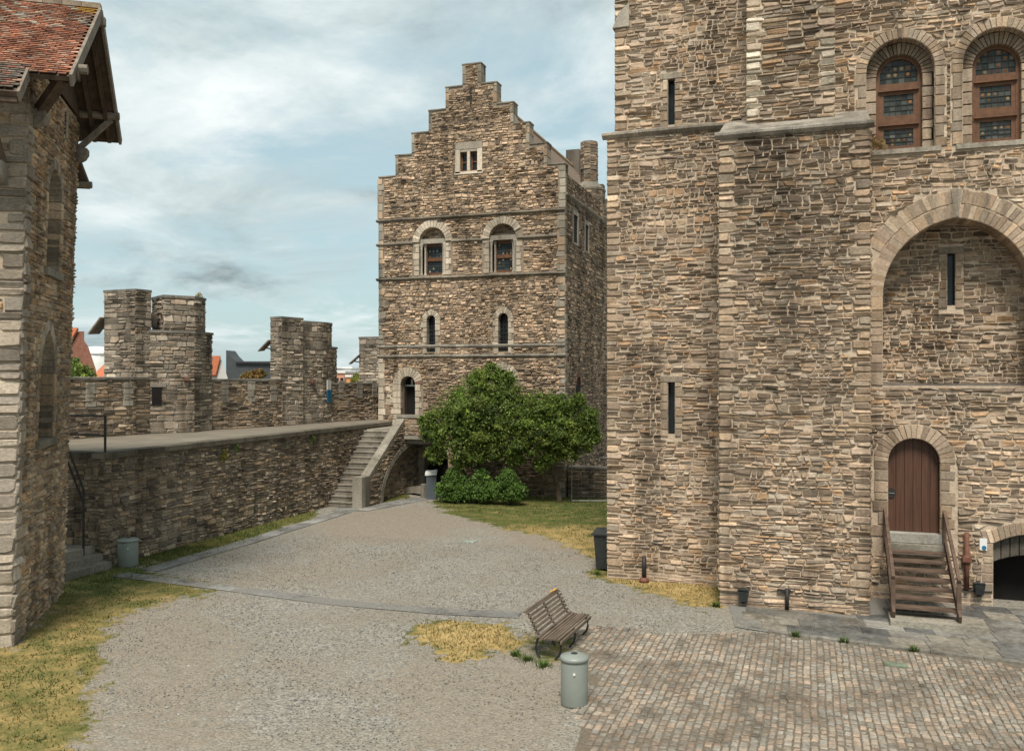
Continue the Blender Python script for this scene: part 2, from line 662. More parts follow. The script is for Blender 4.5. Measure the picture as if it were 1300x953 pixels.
def quoin_stones(M_, fr, u0, du, v0, v1, pal, wl=(.24, .5), hs=(.08, .24), proud=(.03, .055)):
    """corner stones of uneven size; returns the outlines they take out of the rubble"""
    v, out, i = v0, [], 0
    while v < v1 - .04:
        hh = min(random.uniform(*hs), v1 - v)
        ww = random.uniform(wl[0], (wl[0] + wl[1]) / 2) if i % 2 else random.uniform((wl[0] + wl[1]) / 2, wl[1])
        a, b = sorted((u0, u0 + math.copysign(ww, du)))
        g = .008
        M_.stone(fr, (a + g, v + g), (b - g, v + g), (b - g, v + hh - g), (a + g, v + hh - g), random.uniform(*proud), tint(random.choice(pal), .14))
        out.append(rect(a - .01, b, v, v + hh))
        v += hh
        i += 1
    return out


def core(name, fr, outer, holes, mat, parent, n=0.0):
    polys = [[Vector((u, v, 0)) for u, v in P] for P in [outer] + list(holes)]
    tri = geometry.tessellate_polygon(polys)
    flat = [p for P in polys for p in P]
    return mesh(name, [fr.p(p.x, p.y, n) for p in flat], [tuple(t) for t in tri], mat, parent)


def reveal(name, fr, poly, n0, n1, mat, parent, col=(.3, .27, .22)):
    k = len(poly)
    cu, cv = sum(q[0] for q in poly) / k, sum(q[1] for q in poly) / k
    poly = [(u + .016 * (u - cu) / max(math.hypot(u - cu, v - cv), .01), v + .016 * (v - cv) / max(math.hypot(u - cu, v - cv), .01)) for u, v in poly]
    V = [fr.p(u, v, n0 - .004) for u, v in poly] + [fr.p(u, v, n1) for u, v in poly]
    return mesh(name, V, [(i, (i + 1) % k, k + (i + 1) % k, k + i) for i in range(k)], mat, parent, col)


def backing(name, fr, poly, n, mat, parent, col=(.2, .2, .2)):
    return mesh(name, [fr.p(u, v, n) for u, v in poly], [tuple(range(len(poly)))], mat, parent, col)


def string_course(parent, fr, u0, u1, v0, v1, out, col, name='string_course', step=.9):
    """moulded ledge: chamfered below and weathered above, laid in lengths"""
    n = max(1, round((u1 - u0) / step))
    hh = v1 - v0
    prof = [(-.05, v0), (.03, v0), (out, v0 + hh * .42), (out, v0 + hh * .72), (.02, v1), (-.05, v1)]
    for i in range(n):
        a, b = u0 + (u1 - u0) * i / n + .003, u0 + (u1 - u0) * (i + 1) / n - .003
        dz = random.uniform(-.008, .008)
        V = [fr.p(u, v + dz, q) for u in (a, b) for q, v in prof]
        k = len(prof)
        Fc = [tuple(range(k)), tuple(range(2 * k - 1, k - 1, -1))] + [(j, k + j, k + (j + 1) % k, (j + 1) % k) for j in range(k)]
        mesh(name, V, Fc, STONE, parent, tint(col, .1))


def leaded(parent, fr, u0, u1, v0, v1, n, nu, nv, pal, clip=None):
    """glass quarries in lead: cells of glass, roundels on some, lead bars between"""
    gl, ld = MB(), MB()
    for i in range(nu):
        for j in range(nv):
            a, b = u0 + (u1 - u0) * i / nu, u0 + (u1 - u0) * (i + 1) / nu
            c, d = v0 + (v1 - v0) * j / nv, v0 + (v1 - v0) * (j + 1) / nv
            if clip and not clip((a + b) / 2, (c + d) / 2):
                continue
            t = random.gauss(0, .003)
            gl.add([fr.p(a, c, n + t), fr.p(b, c, n), fr.p(b, d, n - t), fr.p(a, d, n)], [(0, 1, 2, 3)], tint(pal[0], .3))
            if random.random() < .45:
                m_, r = fr.p((a + b) / 2, (c + d) / 2, n + .008), min(b - a, d - c) * .3
                gl.add([m_ + fr.U * r * math.cos(k * math.pi / 4) + fr.V * r * math.sin(k * math.pi / 4) for k in range(8)], [tuple(range(8))],
                       tint(random.choice(pal[1:]), .3))
    for i in range(nu + 1):
        u = u0 + (u1 - u0) * i / nu
        top = v1
        ld.beam(fr.p(u, v0, n + .012), fr.p(u, top, n + .012), .014, .012, (.05, .05, .05), up=fr.N)
    for j in range(nv + 1):
        v = v0 + (v1 - v0) * j / nv
        ld.beam(fr.p(u0, v, n + .012), fr.p(u1, v, n + .012), .014, .012, (.05, .05, .05), up=fr.N)
    gl.build('leaded_glass', GLASSC, parent, kind='stuff')
    ld.build('lead_bars', IRON, parent)


GLP = [(.05, .056, .05), (.20, .085, .03), (.055, .03, .03), (.16, .12, .06), (.03, .05, .045)]


def fbox(m_, fr, u0, u1, v0, v1, n0, n1, c=(.3, .3, .3)):
    V = [fr.p(u, v, n) for n in (n0, n1) for u, v in ((u0, v0), (u1, v0), (u1, v1), (u0, v1))]
    return m_.add(V, [(0, 3, 2, 1), (4, 5, 6, 7), (0, 1, 5, 4), (1, 2, 6, 5), (2, 3, 7, 6), (3, 0, 4, 7)], c)


PAL_KEEP = [(.34, .285, .215), (.28, .235, .18), (.23, .195, .155), (.40, .34, .265), (.165, .145, .118), (.36, .27, .18),
            (.31, .27, .225), (.37, .315, .25), (.26, .225, .185), (.19, .165, .135)]
PAL_DRESS = [(.36, .31, .245), (.40, .35, .28), (.32, .28, .225), (.30, .27, .225)]
PAL_HOUSE = [(.34, .29, .225), (.29, .25, .195), (.235, .205, .165), (.40, .345, .27), (.165, .145, .118), (.34, .275, .205), (.31, .27, .22), (.37, .315, .245), (.13, .115, .095)]
PAL_PALE = [(.47, .44, .375), (.42, .39, .33), (.51, .475, .41)]
PAL_RAMP = [(.25, .22, .175), (.20, .18, .148), (.155, .14, .118), (.31, .275, .22), (.115, .105, .092), (.27, .22, .16), (.22, .20, .17)]
PAL_TURR = [(.30, .275, .235), (.25, .23, .195), (.20, .185, .158), (.36, .335, .285), (.15, .14, .12), (.29, .25, .20)]
PAL_GATE = [(.35, .30, .225), (.29, .245, .185), (.23, .20, .155), (.40, .35, .275), (.18, .16, .13), (.36, .27, .17), (.26, .24, .205)]



def warm(P, k=(1.40, 1.235, 1.11)):
    return [tuple(a * b for a, b in zip(c_, k)) for c_ in P]


PAL_KEEP, PAL_DRESS, PAL_HOUSE, PAL_GATE = warm(PAL_KEEP), warm(PAL_DRESS, (1.24, 1.13, 1.03)), warm(PAL_HOUSE), warm(PAL_GATE)
PAL_RAMP, PAL_TURR, PAL_PALE = warm(PAL_RAMP, (1.52, 1.36, 1.23)), warm(PAL_TURR, (1.32, 1.21, 1.11)), warm(PAL_PALE, (1.17, 1.09, 1.0))
PAL_HOUSE = warm(PAL_HOUSE, (1.14, 1.13, 1.12))
PAL_KEEP = PAL_KEEP + [(.47, .39, .295), (.44, .36, .28)]
PAL_DRESS = PAL_DRESS + [PAL_KEEP[1], PAL_KEEP[6], PAL_KEEP[8], PAL_KEEP[0]]

# ------------------------------------------------------------------ ground
POLY = {
    'grass': [
        ([(84, 728), (150, 716), (265, 742), (275, 750), (210, 765), (150, 782), (132, 800), (128, 835), (118, 866), (110, 960), (-60, 960), (-60, 800), (15, 826)], .64),
        ([(170, 722), (300, 692), (400, 655), (395, 642), (300, 655), (172, 695)], 1.0),
        ([(525, 803), (545, 788), (610, 790), (655, 799), (664, 812), (640, 830), (600, 836), (545, 830)], .9),
        ([(545, 637), (600, 620), (790, 610), (790, 722), (752, 712), (720, 690), (660, 676), (610, 662), (570, 652)], .62),
        ([(752, 726), (775, 722), (912, 735), (914, 776), (880, 770), (830, 753), (790, 742)], 1.0),
        ([(455, 640), (515, 622), (520, 630), (475, 645)], 1.0),
        ([(670, 800), (745, 800), (760, 815), (700, 850), (670, 845)], .45),
    ],
    'soil': [
        ([(0, 812), (80, 745), (240, 752), (140, 800), (130, 960), (-60, 960), (-60, 830)], .75),
        ([(640, 815), (690, 795), (740, 810), (712, 860), (700, 960), (560, 960), (480, 862), (540, 835), (600, 840)], .95),
        ([(420, 655), (540, 640), (600, 662), (520, 690), (430, 690), (400, 670)], .8),
        ([(130, 805), (200, 775), (300, 780), (330, 960), (120, 960)], .55),
        ([(560, 650), (790, 640), (790, 725), (640, 690)], .6),
        ([(200, 745), (340, 715), (440, 700), (500, 730), (300, 750)], .45),
        ([(560, 610), (790, 600), (790, 650), (560, 640)], .8),
    ],
}


def in_poly(X, Y, P):
    ins = np.zeros(X.shape, bool)
    for i in range(len(P)):
        (x0, y0), (x1, y1) = P[i][:2], P[(i + 1) % len(P)][:2]
        c = (y0 <= Y) != (y1 <= Y)
        with np.errstate(divide='ignore', invalid='ignore'):
            xi = x0 + (Y - y0) / (y1 - y0 if y1 != y0 else 1e-9) * (x1 - x0)
        ins ^= c & (X < xi)
    return ins


fx = np.arange(-27, 10.01, .14)
fy = np.arange(8, 47.01, .14)
xs = np.concatenate([[-900, -300, -120, -60, -40, -32], fx, [12, 18, 30, 60, 120, 300, 900]])
ys = np.concatenate([[-300, -100, -40, -10, 2], fy, [50, 60, 80, 130, 300, 600, 1500]])
GX, GY = np.meshgrid(xs, ys)
rg = np.random.default_rng(3)


def mask_at(kind, X, Y, reps=7, spread=.3):
    out = np.zeros(X.shape)
    wx = np.array([noise.noise((x * 1.3, y * 1.3, 1)) for x, y in zip(X.ravel(), Y.ravel())]).reshape(X.shape) * .45
    wy = np.array([noise.noise((x * 1.3, y * 1.3, 9)) for x, y in zip(X.ravel(), Y.ravel())]).reshape(X.shape) * .45
    for P, wgt in POLY[kind]:
        Q = [on_z(*p) for p in P]
        acc = np.zeros(X.shape)
        for r in range(reps):
            acc += in_poly(X + wx + rg.normal(0, spread, X.shape), Y + wy + rg.normal(0, spread, X.shape), Q)
        out = np.maximum(out, acc / reps * wgt)
    return out


GM = mask_at('grass', GX, GY)
POLY['dry'] = [(POLY['grass'][2][0], 1.0), (POLY['grass'][4][0], .9), ([(-60, 780), (200, 745), (290, 752), (150, 800), (140, 960), (-60, 960)], .34), ([(640, 668), (790, 668), (790, 730), (720, 700)], .6)]
DM = mask_at('dry', GX, GY, 5, .4)
SM = mask_at('soil', GX, GY, 7, .5)
nx, ny = len(xs), len(ys)
gz = np.array([noise.noise((x * .5, y * .5, 4)) * .012 - .012 if -30 < x < 12 and 5 < y < 50 else -.012 for x, y in zip(GX.ravel(), GY.ravel())])
V = np.stack([GX.ravel(), GY.ravel(), gz], 1)
idx = np.arange(nx * ny).reshape(ny, nx)
Fq = np.stack([idx[:-1, :-1], idx[:-1, 1:], idx[1:, 1:], idx[1:, :-1]], -1).reshape(-1, 4)

m, nt, b = new_mat('courtyard_ground', .95, 0, .15)
at = nt.nodes.new('ShaderNodeAttribute')
at.attribute_name = 'Col'
sepa = nt.nodes.new('ShaderNodeSeparateColor')
nt.links.new(at.outputs['Color'], sepa.inputs[0])
geo = nt.nodes.new('ShaderNodeNewGeometry')
vor = nt.nodes.new('ShaderNodeTexVoronoi')
vor.inputs['Scale'].default_value = 24
nt.links.new(geo.outputs['Position'], vor.inputs[0])
peb = ramp_node(nt, vor.outputs['Color'], [(.05, (.12, .115, .10)), (.35, (.235, .228, .20)), (.65, (.315, .30, .262)), (.95, (.43, .41, .365))])
vor2 = nt.nodes.new('ShaderNodeTexVoronoi')
vor2.inputs['Scale'].default_value = 41
nt.links.new(geo.outputs['Position'], vor2.inputs[0])
peb2 = ramp_node(nt, vor2.outputs['Color'], [(.1, (.13, .115, .09)), (.5, (.27, .235, .19)), (.9, (.38, .33, .265))])
grav = mixc(nt, ramp_node(nt, pos_noise(nt, .45, 6, .65), [(.42, (.12, .12, .12)), (.62, (.8, .8, .8))]), peb, peb2)
soilc = mixc(nt, .66, ramp_node(nt, pos_noise(nt, 3.5, 8, .75), [(.3, (.17, .142, .11)), (.55, (.27, .23, .18)), (.75, (.36, .315, .255))]), mixc(nt, .5, mixc(nt, 1.0, peb2, (1.1, 1.03, .96), 'MULTIPLY'), peb))


def thresh(mask, nscale, lo, hi, amt):
    a = nt.nodes.new('ShaderNodeMath')
    a.operation = 'MULTIPLY_ADD'
    nt.links.new(pos_noise(nt, nscale, 6, .75), a.inputs[0])
    a.inputs[1].default_value = amt
    nt.links.new(mask, a.inputs[2])
    return ramp_node(nt, a.outputs[0], [(lo, (0, 0, 0)), (hi, (1, 1, 1))])


c = mixc(nt, thresh(sepa.outputs['Green'], 1.8, .72, 1.75, 1.0), grav, soilc)
dr = nt.nodes.new('ShaderNodeMath')
dr.operation = 'MULTIPLY_ADD'
nt.links.new(sepa.outputs['Blue'], dr.inputs[0])
dr.inputs[1].default_value = .36
nt.links.new(pos_noise(nt, 1.6, 8, .75), dr.inputs[2])
gc = ramp_node(nt, dr.outputs[0], [(.46, (.095, .115, .03)), (.58, (.19, .17, .06)), (.72, (.36, .265, .105)), (.88, (.50, .365, .16))])
gfine = ramp_node(nt, pos_noise(nt, 38, 4, .7), [(.25, (.55, .55, .55)), (.75, (1.3, 1.3, 1.3))])
gc = mixc(nt, 1.0, gc, gfine, 'MULTIPLY')
c = mixc(nt, thresh(sepa.outputs['Red'], 2.6, .84, 1.12, 1.15), c, gc)
c = mixc(nt, 1.0, c, (.86, .86, .85), 'MULTIPLY')
nt.links.new(c, b.inputs['Base Color'])
bp = nt.nodes.new('ShaderNodeBump')
bp.inputs['Strength'].default_value = .8
bp.inputs['Distance'].default_value = .02
nt.links.new(vor.outputs['Distance'], bp.inputs['Height'])
bp.invert = True
nt.links.new(bp.outputs[0], b.inputs['Normal'])
ground = mesh('ground', V, Fq.tolist(), m, None, np.stack([GM.ravel(), SM.ravel(), DM.ravel()], 1))
tag(ground, 'grey gravel courtyard with worn grass patches and bare soil', kind='structure')


def gmask(kind, x, y):
    i, j = int(round((x - fx[0]) / .14)) + 6, int(round((y - fy[0]) / .14)) + 5
    M_ = GM if kind == 'grass' else SM
    return M_[j, i] if 0 <= j < ny and 0 <= i < nx else 0


# ------------------------------------------------------------------ paved surfaces
def flag(parent, quad, z0, z1, col, name='flagstone'):
    cx, cy = sum(p[0] for p in quad) / 4, sum(p[1] for p in quad) / 4
    z = [z1 + random.uniform(-.004, .004) for _ in quad]
    V = [(p[0], p[1], z0) for p in quad] + [(p[0], p[1], z[i] - .006) for i, p in enumerate(quad)]
    V += [(cx + (p[0] - cx) * .97, cy + (p[1] - cy) * .97, z[i]) for i, p in enumerate(quad)]
    Fc = [(8, 9, 10, 11)] + [(r + i, r + (i + 1) % 4, r + 4 + (i + 1) % 4, r + 4 + i) for r in (0, 4) for i in range(4)]
    return mesh(name, V, Fc, PAVE, parent, col)


PAL_FLAG = [(.225, .215, .19), (.18, .178, .165), (.27, .25, .21), (.30, .275, .225), (.15, .15, .142), (.24, .23, .205)]
PAL_FLAG = [tuple(x * .85 for x in c_) for c_ in PAL_FLAG]
fp = mesh('flagstone_pavement', [(-1.9, 21.75, .006), (-1.6, 19.85, .006), (-.7, 19.62, .006), (4.0, 19.05, .006), (9, 18.4, .006), (9, 23.55, .006), (1.25, 23.55, .006), (1.25, 21.75, .006)],
          [tuple(range(8))], GRIT)
tag(fp, 'pavement of blue grey flagstones along the foot of the keep', kind='structure')


def edge_y(x):
    pts = [(-2.2, 19.95), (-.7, 19.6), (.74, 19.4), (3.6, 19.05), (9.5, 18.3)]
    for (a, c_), (d, e) in zip(pts, pts[1:]):
        if a <= x <= d:
            return c_ + (e - c_) * (x - a) / (d - a)
    return 20


rows = [(0, .62), (.62, 1.2), (1.2, 1.85), (1.85, 2.5), (2.5, 3.15), (3.15, 3.8), (3.8, 4.5)]
for k, (d0, d1) in enumerate(rows):
    x = -1.7 + random.uniform(0, .4) + k * .12
    while x < 6.3:
        ww = random.uniform(.5, .85)
        sl = -.16
        q = []
        ok = True
        for xx, dd in ((x, d0), (x + ww - .016, d0), (x + ww - .016, d1 - .016), (x, d1 - .016)):
            X = xx + (dd * -.09)
            Y = edge_y(min(max(X, -2.1), 9)) + .17 + dd
            wall = 21.66 if X < 1.27 else 23.5
            if Y > wall:
                if Y - wall > .45:
                    ok = False
                Y = wall
            q.append((X, Y))
        if ok and abs(q[2][1] - q[1][1]) > .12 and abs(q[3][1] - q[0][1]) > .12:
            flag(fp, q, -.05, .022, tint(random.choice(PAL_FLAG), .12))
        x += ww
x = -.9
while x < 6.5:
    ww = random.uniform(.8, 1.3)
    q = [(x, edge_y(x)), (x + ww - .012, edge_y(x + ww)), (x + ww - .012, edge_y(x + ww) + .155), (x, edge_y(x) + .155)]
    flag(fp, q, -.05, .038, tint((.25, .235, .20), .12), 'kerb_stone')
    x += ww

# setts
CB = [(-4.75, 18.5), (-3.9, 18.75), (-2.6, 18.95), (-1.6, 19.35), (-.9, 19.6), (.3, 19.42), (4.0, 18.95), (7.0, 18.55), (7.0, 10.0), (-3.0, 10.0), (-3.35, 13.0), (-3.75, 15.3), (-4.3, 16.7)]
cp = mesh('cobbled_paving', [(p[0], p[1], .0) for p in CB], [tuple(range(len(CB)))], JOINT)
tag(cp, 'worn cobbled paving of warm small setts beside the bench', kind='structure')
sets = []
PAL_SET = [(.32, .26, .20), (.30, .25, .195), (.345, .29, .225), (.28, .245, .20), (.31, .28, .235), (.36, .275, .205), (.26, .235, .195)]
PAL_SET = [(c_[0] * .96, c_[1] * .98, c_[2]) for c_ in PAL_SET]
xx = -5.0
while xx < 7:
    cw = random.uniform(.105, .14)
    yy = 10 + random.uniform(0, .2)
    while yy < 20.7:
        ln_ = random.uniform(.13, .22)
        px_, py_ = xx + cw / 2 + .06 * noise.noise((xx * .3, yy * .6, 5)), yy + ln_ / 2
        ex, ey = px_ + noise.noise((px_ * 2, py_ * 2, 3)) * .5, py_ + noise.noise((px_ * 2, py_ * 2, 8)) * .5
        if in_poly(np.array([ex]), np.array([ey]), CB)[0] and py_ < edge_y(min(max(px_, -2.1), 9)) - .1:
            sets.append((px_, py_, cw - .018, ln_ - .02, random.uniform(.0, .03)))
        yy += ln_
    xx += cw
SETF = [(8, 9, 10, 11)] + [(r + i, r + (i + 1) % 4, r + 4 + (i + 1) % 4, r + 4 + i) for r in (0, 4) for i in range(4)]


def sett_verts(t):
    x, y, w_, h_, z = t
    a = random.gauss(0, .09)
    ca, sa = math.cos(a), math.sin(a)
    V = []
    for kz, ks in ((-.04, 1), (z - .010, 1), (z, .74)):
        for sx, sy in ((-1, -1), (1, -1), (1, 1), (-1, 1)):
            u, v = sx * w_ / 2 * ks * random.uniform(.93, 1), sy * h_ / 2 * ks * random.uniform(.93, 1)
            V.append((x + u * ca - v * sa, y + u * sa + v * ca, kz + (random.gauss(0, .003) if ks < 1 else 0)))
    return V


sets.sort(key=lambda t: -(t[2] * t[3] / depth_of((t[0], t[1], 0)) ** 3 if in_view((t[0], t[1], 0)) else 0))
for t in sets[:300]:
    mesh('cobble', sett_verts(t), SETF, PAVE, cp, tint(random.choice(PAL_SET), .08))
mm = MB()
for t in sets[300:]:
    mm.add(sett_verts(t), SETF, tint(random.choice(PAL_SET), .08))
mm.build('cobblestones', PAVE, cp, kind='stuff')


def slab_path(name, label, pts, width, step, pal, z=.01):
    """strip of slabs along a line on the ground"""
    V, Fc = [], []
    P = [Vector((p[0], p[1], 0)) for p in pts]
    par = None
    segs = []
    for a, c_ in zip(P, P[1:]):
        d = (c_ - a)
        n = max(1, round(d.length / step))
        d.normalize()
        nn = Vector((-d.y, d.x, 0))
        for i in range(n):
            L_ = (c_ - a).length / n
            s0, s1 = a + d * (L_ * i + .008), a + d * (L_ * (i + 1) - .008)
            segs.append([s0 - nn * width / 2, s1 - nn * width / 2, s1 + nn * width / 2, s0 + nn * width / 2])
    bb = MB()
    nn = [Vector((-(b_ - a_).y, (b_ - a_).x, 0)).normalized() for a_, b_ in zip(P, P[1:])]
    nn.append(nn[-1])
    Lp = [p - n_ * (width / 2 + .03) for p, n_ in zip(P, nn)]
    Rp = [p + n_ * (width / 2 + .03) for p, n_ in zip(P, nn)]
    V = [(p.x, p.y, .004) for p in Lp] + [(p.x, p.y, .004) for p in Rp]
    k = len(P)
    par = mesh(name, V, [(i, i + 1, k + i + 1, k + i) for i in range(k - 1)], GRIT)
    tag(par, label, kind='structure')
    for q in segs:
        flag(par, [(p.x + random.gauss(0, .012), p.y + random.gauss(0, .012)) for p in q], -.04, z + random.uniform(-.004, .006), tint(random.choice(pal), .1))


PAL_STRIP = [(.235, .235, .22), (.255, .25, .23), (.225, .22, .205)]
slab_path('footpath', 'narrow strip of grey slabs beside the grass below the rampart', [(-17.75, 20.3), (-17.72, 25), (-17.9, 31.6)], .6, .95, PAL_STRIP)
slab_path('drain_channel', 'line of grey slabs crossing the gravel from the rampart corner', [on_z(150, 729), on_z(270, 744), on_z(420, 764), on_z(560, 776), on_z(660, 781)], .45, .7, PAL_STRIP, .004)
slab_path('doorstep_path', 'pale concrete path bending from the stair foot to the cellar door', [(-18.6, 31.95), (-17.6, 32.2), (-16.55, 36.3)], .95, 1.1, [(.25, .25, .235), (.275, .27, .25)])

# ------------------------------------------------------------------ the keep
YM, YB, YU = 23.6, 21.7, 22.85
keep = thing('castle_keep', 'tall rubble stone keep with arched door, blind pointed arch and stepped buttress', 'castle keep', (2, 28, 0))
FM, FB, FU, FT = front(YM), front(YB), front(YU), front(YM + .12)
MK = Masonry()
win1, win2 = 2.04, 4.20
WS = 13.0                                   # springing of the upper windows
win_o = [arch(cx, .77, 11.05, WS) for cx in (win1, win2)]
win_t = [arch(cx, 1.04, 10.95, WS) for cx in (win1, win2)]
NX, NW2, NSP, NR, NB = 3.285, 1.635, 7.45, 1.86, 5.25
nic_o = arch(NX, NW2, NB, NSP, 'point', NR)
nic_t = arch(NX, NW2 + .62, NSP + .55, NSP + .56, 'point', NR + .62) if False else None
DX, DW, DB, DS = 2.35, .58, 1.62, 3.38
door_o = arch(DX, DW, DB, DS)
door_t = arch(DX, DW + .36, 1.4, DS)
CX_, CW = 4.95, .87
cel_o = arch(CX_, CW, 0, 1.5, 'seg', rise=.26)
cel_t = arch(CX_, CW + .02, 0, 1.52, 'seg', rise=.26)
slitU, slitL = rect(-3.66, -3.48, 12.2, 13.42), rect(-3.64, -3.46, 3.95, 5.32)
main_outer = rect(.4, 9, -.3, 18.5)
core('main_wall', FM, main_outer, win_o + [nic_o, door_o, cel_o], MORTAR, keep)
core('corner_wall', FM, rect(-5.29, -1.9, -.3, 12.0), [slitL], MORTAR, keep)
core('upper_corner_wall', FT, rect(-5.1, -1.2, 11.98, 18.5), [slitU], MORTAR, keep)
bm_ = MB()
bm_.box(-5.05, 9, YM + 1.4, 34, -.3, 18.5)
bm_.box(-5.29, -5.25, YM, 34, -.3, 12.0)
bm_.box(-5.05, 9, YM + .2, 34, 18.5, 27)
bm_.build('keep_mass', MORTAR, keep)
bm_ = MB().box(-2.10, 1.23, YB + .012, YM + .1, -.3, 11.3).build('buttress_core', MORTAR, keep)
bm_ = MB().box(-1.54, .50, YU + .012, YM + .3, 11.2, 18.5).build('upper_buttress_core', MORTAR, keep)


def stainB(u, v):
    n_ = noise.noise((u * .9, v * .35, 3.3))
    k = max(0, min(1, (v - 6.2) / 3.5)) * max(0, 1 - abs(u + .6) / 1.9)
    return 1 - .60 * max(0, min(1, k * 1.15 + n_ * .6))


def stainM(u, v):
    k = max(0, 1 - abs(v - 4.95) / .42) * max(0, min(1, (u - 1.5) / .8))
    k += .9 * max(0, min(1, (v - 8.2) / 1.0)) * (1 if 1.65 < u < 4.8 and v < 9.4 else 0)  # niche top: shade under the arch put into the stone colour
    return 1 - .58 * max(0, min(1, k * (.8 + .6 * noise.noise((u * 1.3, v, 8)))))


def stainL(u, v):
    return 1 - .32 * max(0, min(1, (u + 3.1) / 1.1 + .4 * noise.noise((u, v * .5, 5))))  # shade beside the buttress put into the stone colour


KP = dict(h=(.055, .14), w=(.11, .40), pal=PAL_KEEP, split=.18, gap=.019, wav=.07, proud=(.01, .042))
QD = PAL_DRESS + PAL_KEEP[:4]
qa = quoin_stones(MK, FM, -5.31, 1, .32, 11.93, QD)
MK.rubble(FM, rect(-5.31, -1.95, .32, 11.93), qa + [rect(-3.82, -3.28, 3.87, 5.48)], stain=stainL, **KP)
MK.rubble(FM, rect(-5.29, -1.95, -.05, .30), proud=(-.015, .01), pal=PAL_KEEP, h=(.1, .17), w=(.25, .6))
qa = quoin_stones(MK, FT, -5.12, 1, 12.1, 18.3, QD)
MK.rubble(FT, rect(-5.12, -1.4, 12.1, 18.3), qa + [rect(-3.84, -3.30, 12.1, 13.58)], **KP)
qa = quoin_stones(MK, FB, -2.14, 1, .34, 11.16, QD) + quoin_stones(MK, FB, 1.27, -1, .34, 11.16, QD)
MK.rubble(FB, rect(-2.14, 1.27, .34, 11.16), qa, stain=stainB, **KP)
MK.rubble(FB, rect(-2.12, 1.25, -.05, .31), proud=(-.01, .012), pal=PAL_KEEP, h=(.1, .17), w=(.25, .6))
qa = quoin_stones(MK, FU, -1.58, 1, 11.5, 18.3, PAL_PALE + PAL_DRESS[:3]) + quoin_stones(MK, FU, .54, -1, 11.5, 18.3, PAL_PALE + PAL_DRESS)
MK.rubble(FU, rect(-1.58, .54, 11.5, 18.3), qa, gap=.02, wav=.06, h=(.065, .15), w=(.2, .5), pal=[tuple(x * .72 for x in c_) for c_ in PAL_KEEP], split=.3)
pj = [rect(1.25, NX - NW2, NB - .02, NSP + .3), rect(NX + NW2, NX + NW2 + .4, NB - .02, NSP + .3)]


def parch(w_, R_, vb):
    return arch(NX, w_, vb, NSP, 'point', R_)


ring = parch(NW2 + .34, NR + .34, NB)
# the two-order ring above the springing
ring2 = arch(NX, NW2 + .70, NSP + .75, NSP, 'point', NR + .70)
ring2 = [p for p in ring2 if p[1] >= NSP + .74]
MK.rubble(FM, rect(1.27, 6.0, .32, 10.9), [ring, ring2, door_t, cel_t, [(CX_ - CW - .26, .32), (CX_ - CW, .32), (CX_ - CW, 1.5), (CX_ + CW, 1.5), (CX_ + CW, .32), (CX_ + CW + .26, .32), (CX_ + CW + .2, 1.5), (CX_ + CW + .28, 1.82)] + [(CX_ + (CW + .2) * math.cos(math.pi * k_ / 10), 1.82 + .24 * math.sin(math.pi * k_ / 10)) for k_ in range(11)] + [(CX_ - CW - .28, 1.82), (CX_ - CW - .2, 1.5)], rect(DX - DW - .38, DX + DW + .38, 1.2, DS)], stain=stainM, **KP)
MK.rubble(FM, rect(1.27, 6.0, -.05, .30), [cel_t], proud=(-.02, .008), pal=PAL_KEEP, h=(.1, .17), w=(.25, .6))
MK.rubble(FM, rect(.52, 6.0, 10.92, 18.3), [arch(cx, 1.03, 10.93, WS) for cx in (win1, win2)] + [rect(cx - .98, cx + .98, 10.9, 11.1) for cx in (win1, win2)], **KP)
# back of the blind arch
FN = front(YM + .85)
slN = rect(3.20, 3.38, 7.25, 8.55)
core('blind_arch_back', FN, parch(NW2 + .05, NR + .05, NB - .1), [slN], MORTAR, keep)
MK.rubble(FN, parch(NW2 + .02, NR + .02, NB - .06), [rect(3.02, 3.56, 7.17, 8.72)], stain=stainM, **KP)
reveal('blind_arch_reveal', FM, nic_o, 0, -.85, MORTAR, keep)
# buttress sides and its weathering
Fs = Frame((1.25, 0, 0), (0, 1, 0), (1, 0, 0))
MK.rubble(Fs, rect(YB + .02, YM, .34, 11.1), pal=PAL_KEEP, h=(.12, .22), w=(.3, .7))
Fs2 = Frame((-2.12, 0, 0), (0, 1, 0), (-1, 0, 0))
MK.rubble(Fs2, rect(YB + .02, YM, .34, 11.1), pal=PAL_KEEP, h=(.14, .24), w=(.35, .8))
MK.build(keep)
# dressed corners
string_course(keep, FM, -5.42, -1.4, 11.93, 12.12, .13, (.30, .265, .215))
string_course(keep, FB, -2.22, 1.34, 11.16, 11.34, .12, (.34, .31, .265))
# sloped weathering behind the buttress ledge
V = [(-2.14, YB, 11.32), (1.27, YB, 11.32), (1.27, YM, 12.1), (-2.14, YM, 12.1), (-2.14, YM, 11.2), (1.27, YM, 11.2)]
mesh('weathering', V, [(0, 1, 2, 3), (0, 3, 4), (1, 5, 2)], STONE, keep, (.33, .30, .25))
piece('coping_stone', FT, [(-5.16, 14.95), (-4.7, 14.95), (-4.7, 15.6), (-5.0, 15.35)], -.3, .08, (.38, .34, .28), keep)
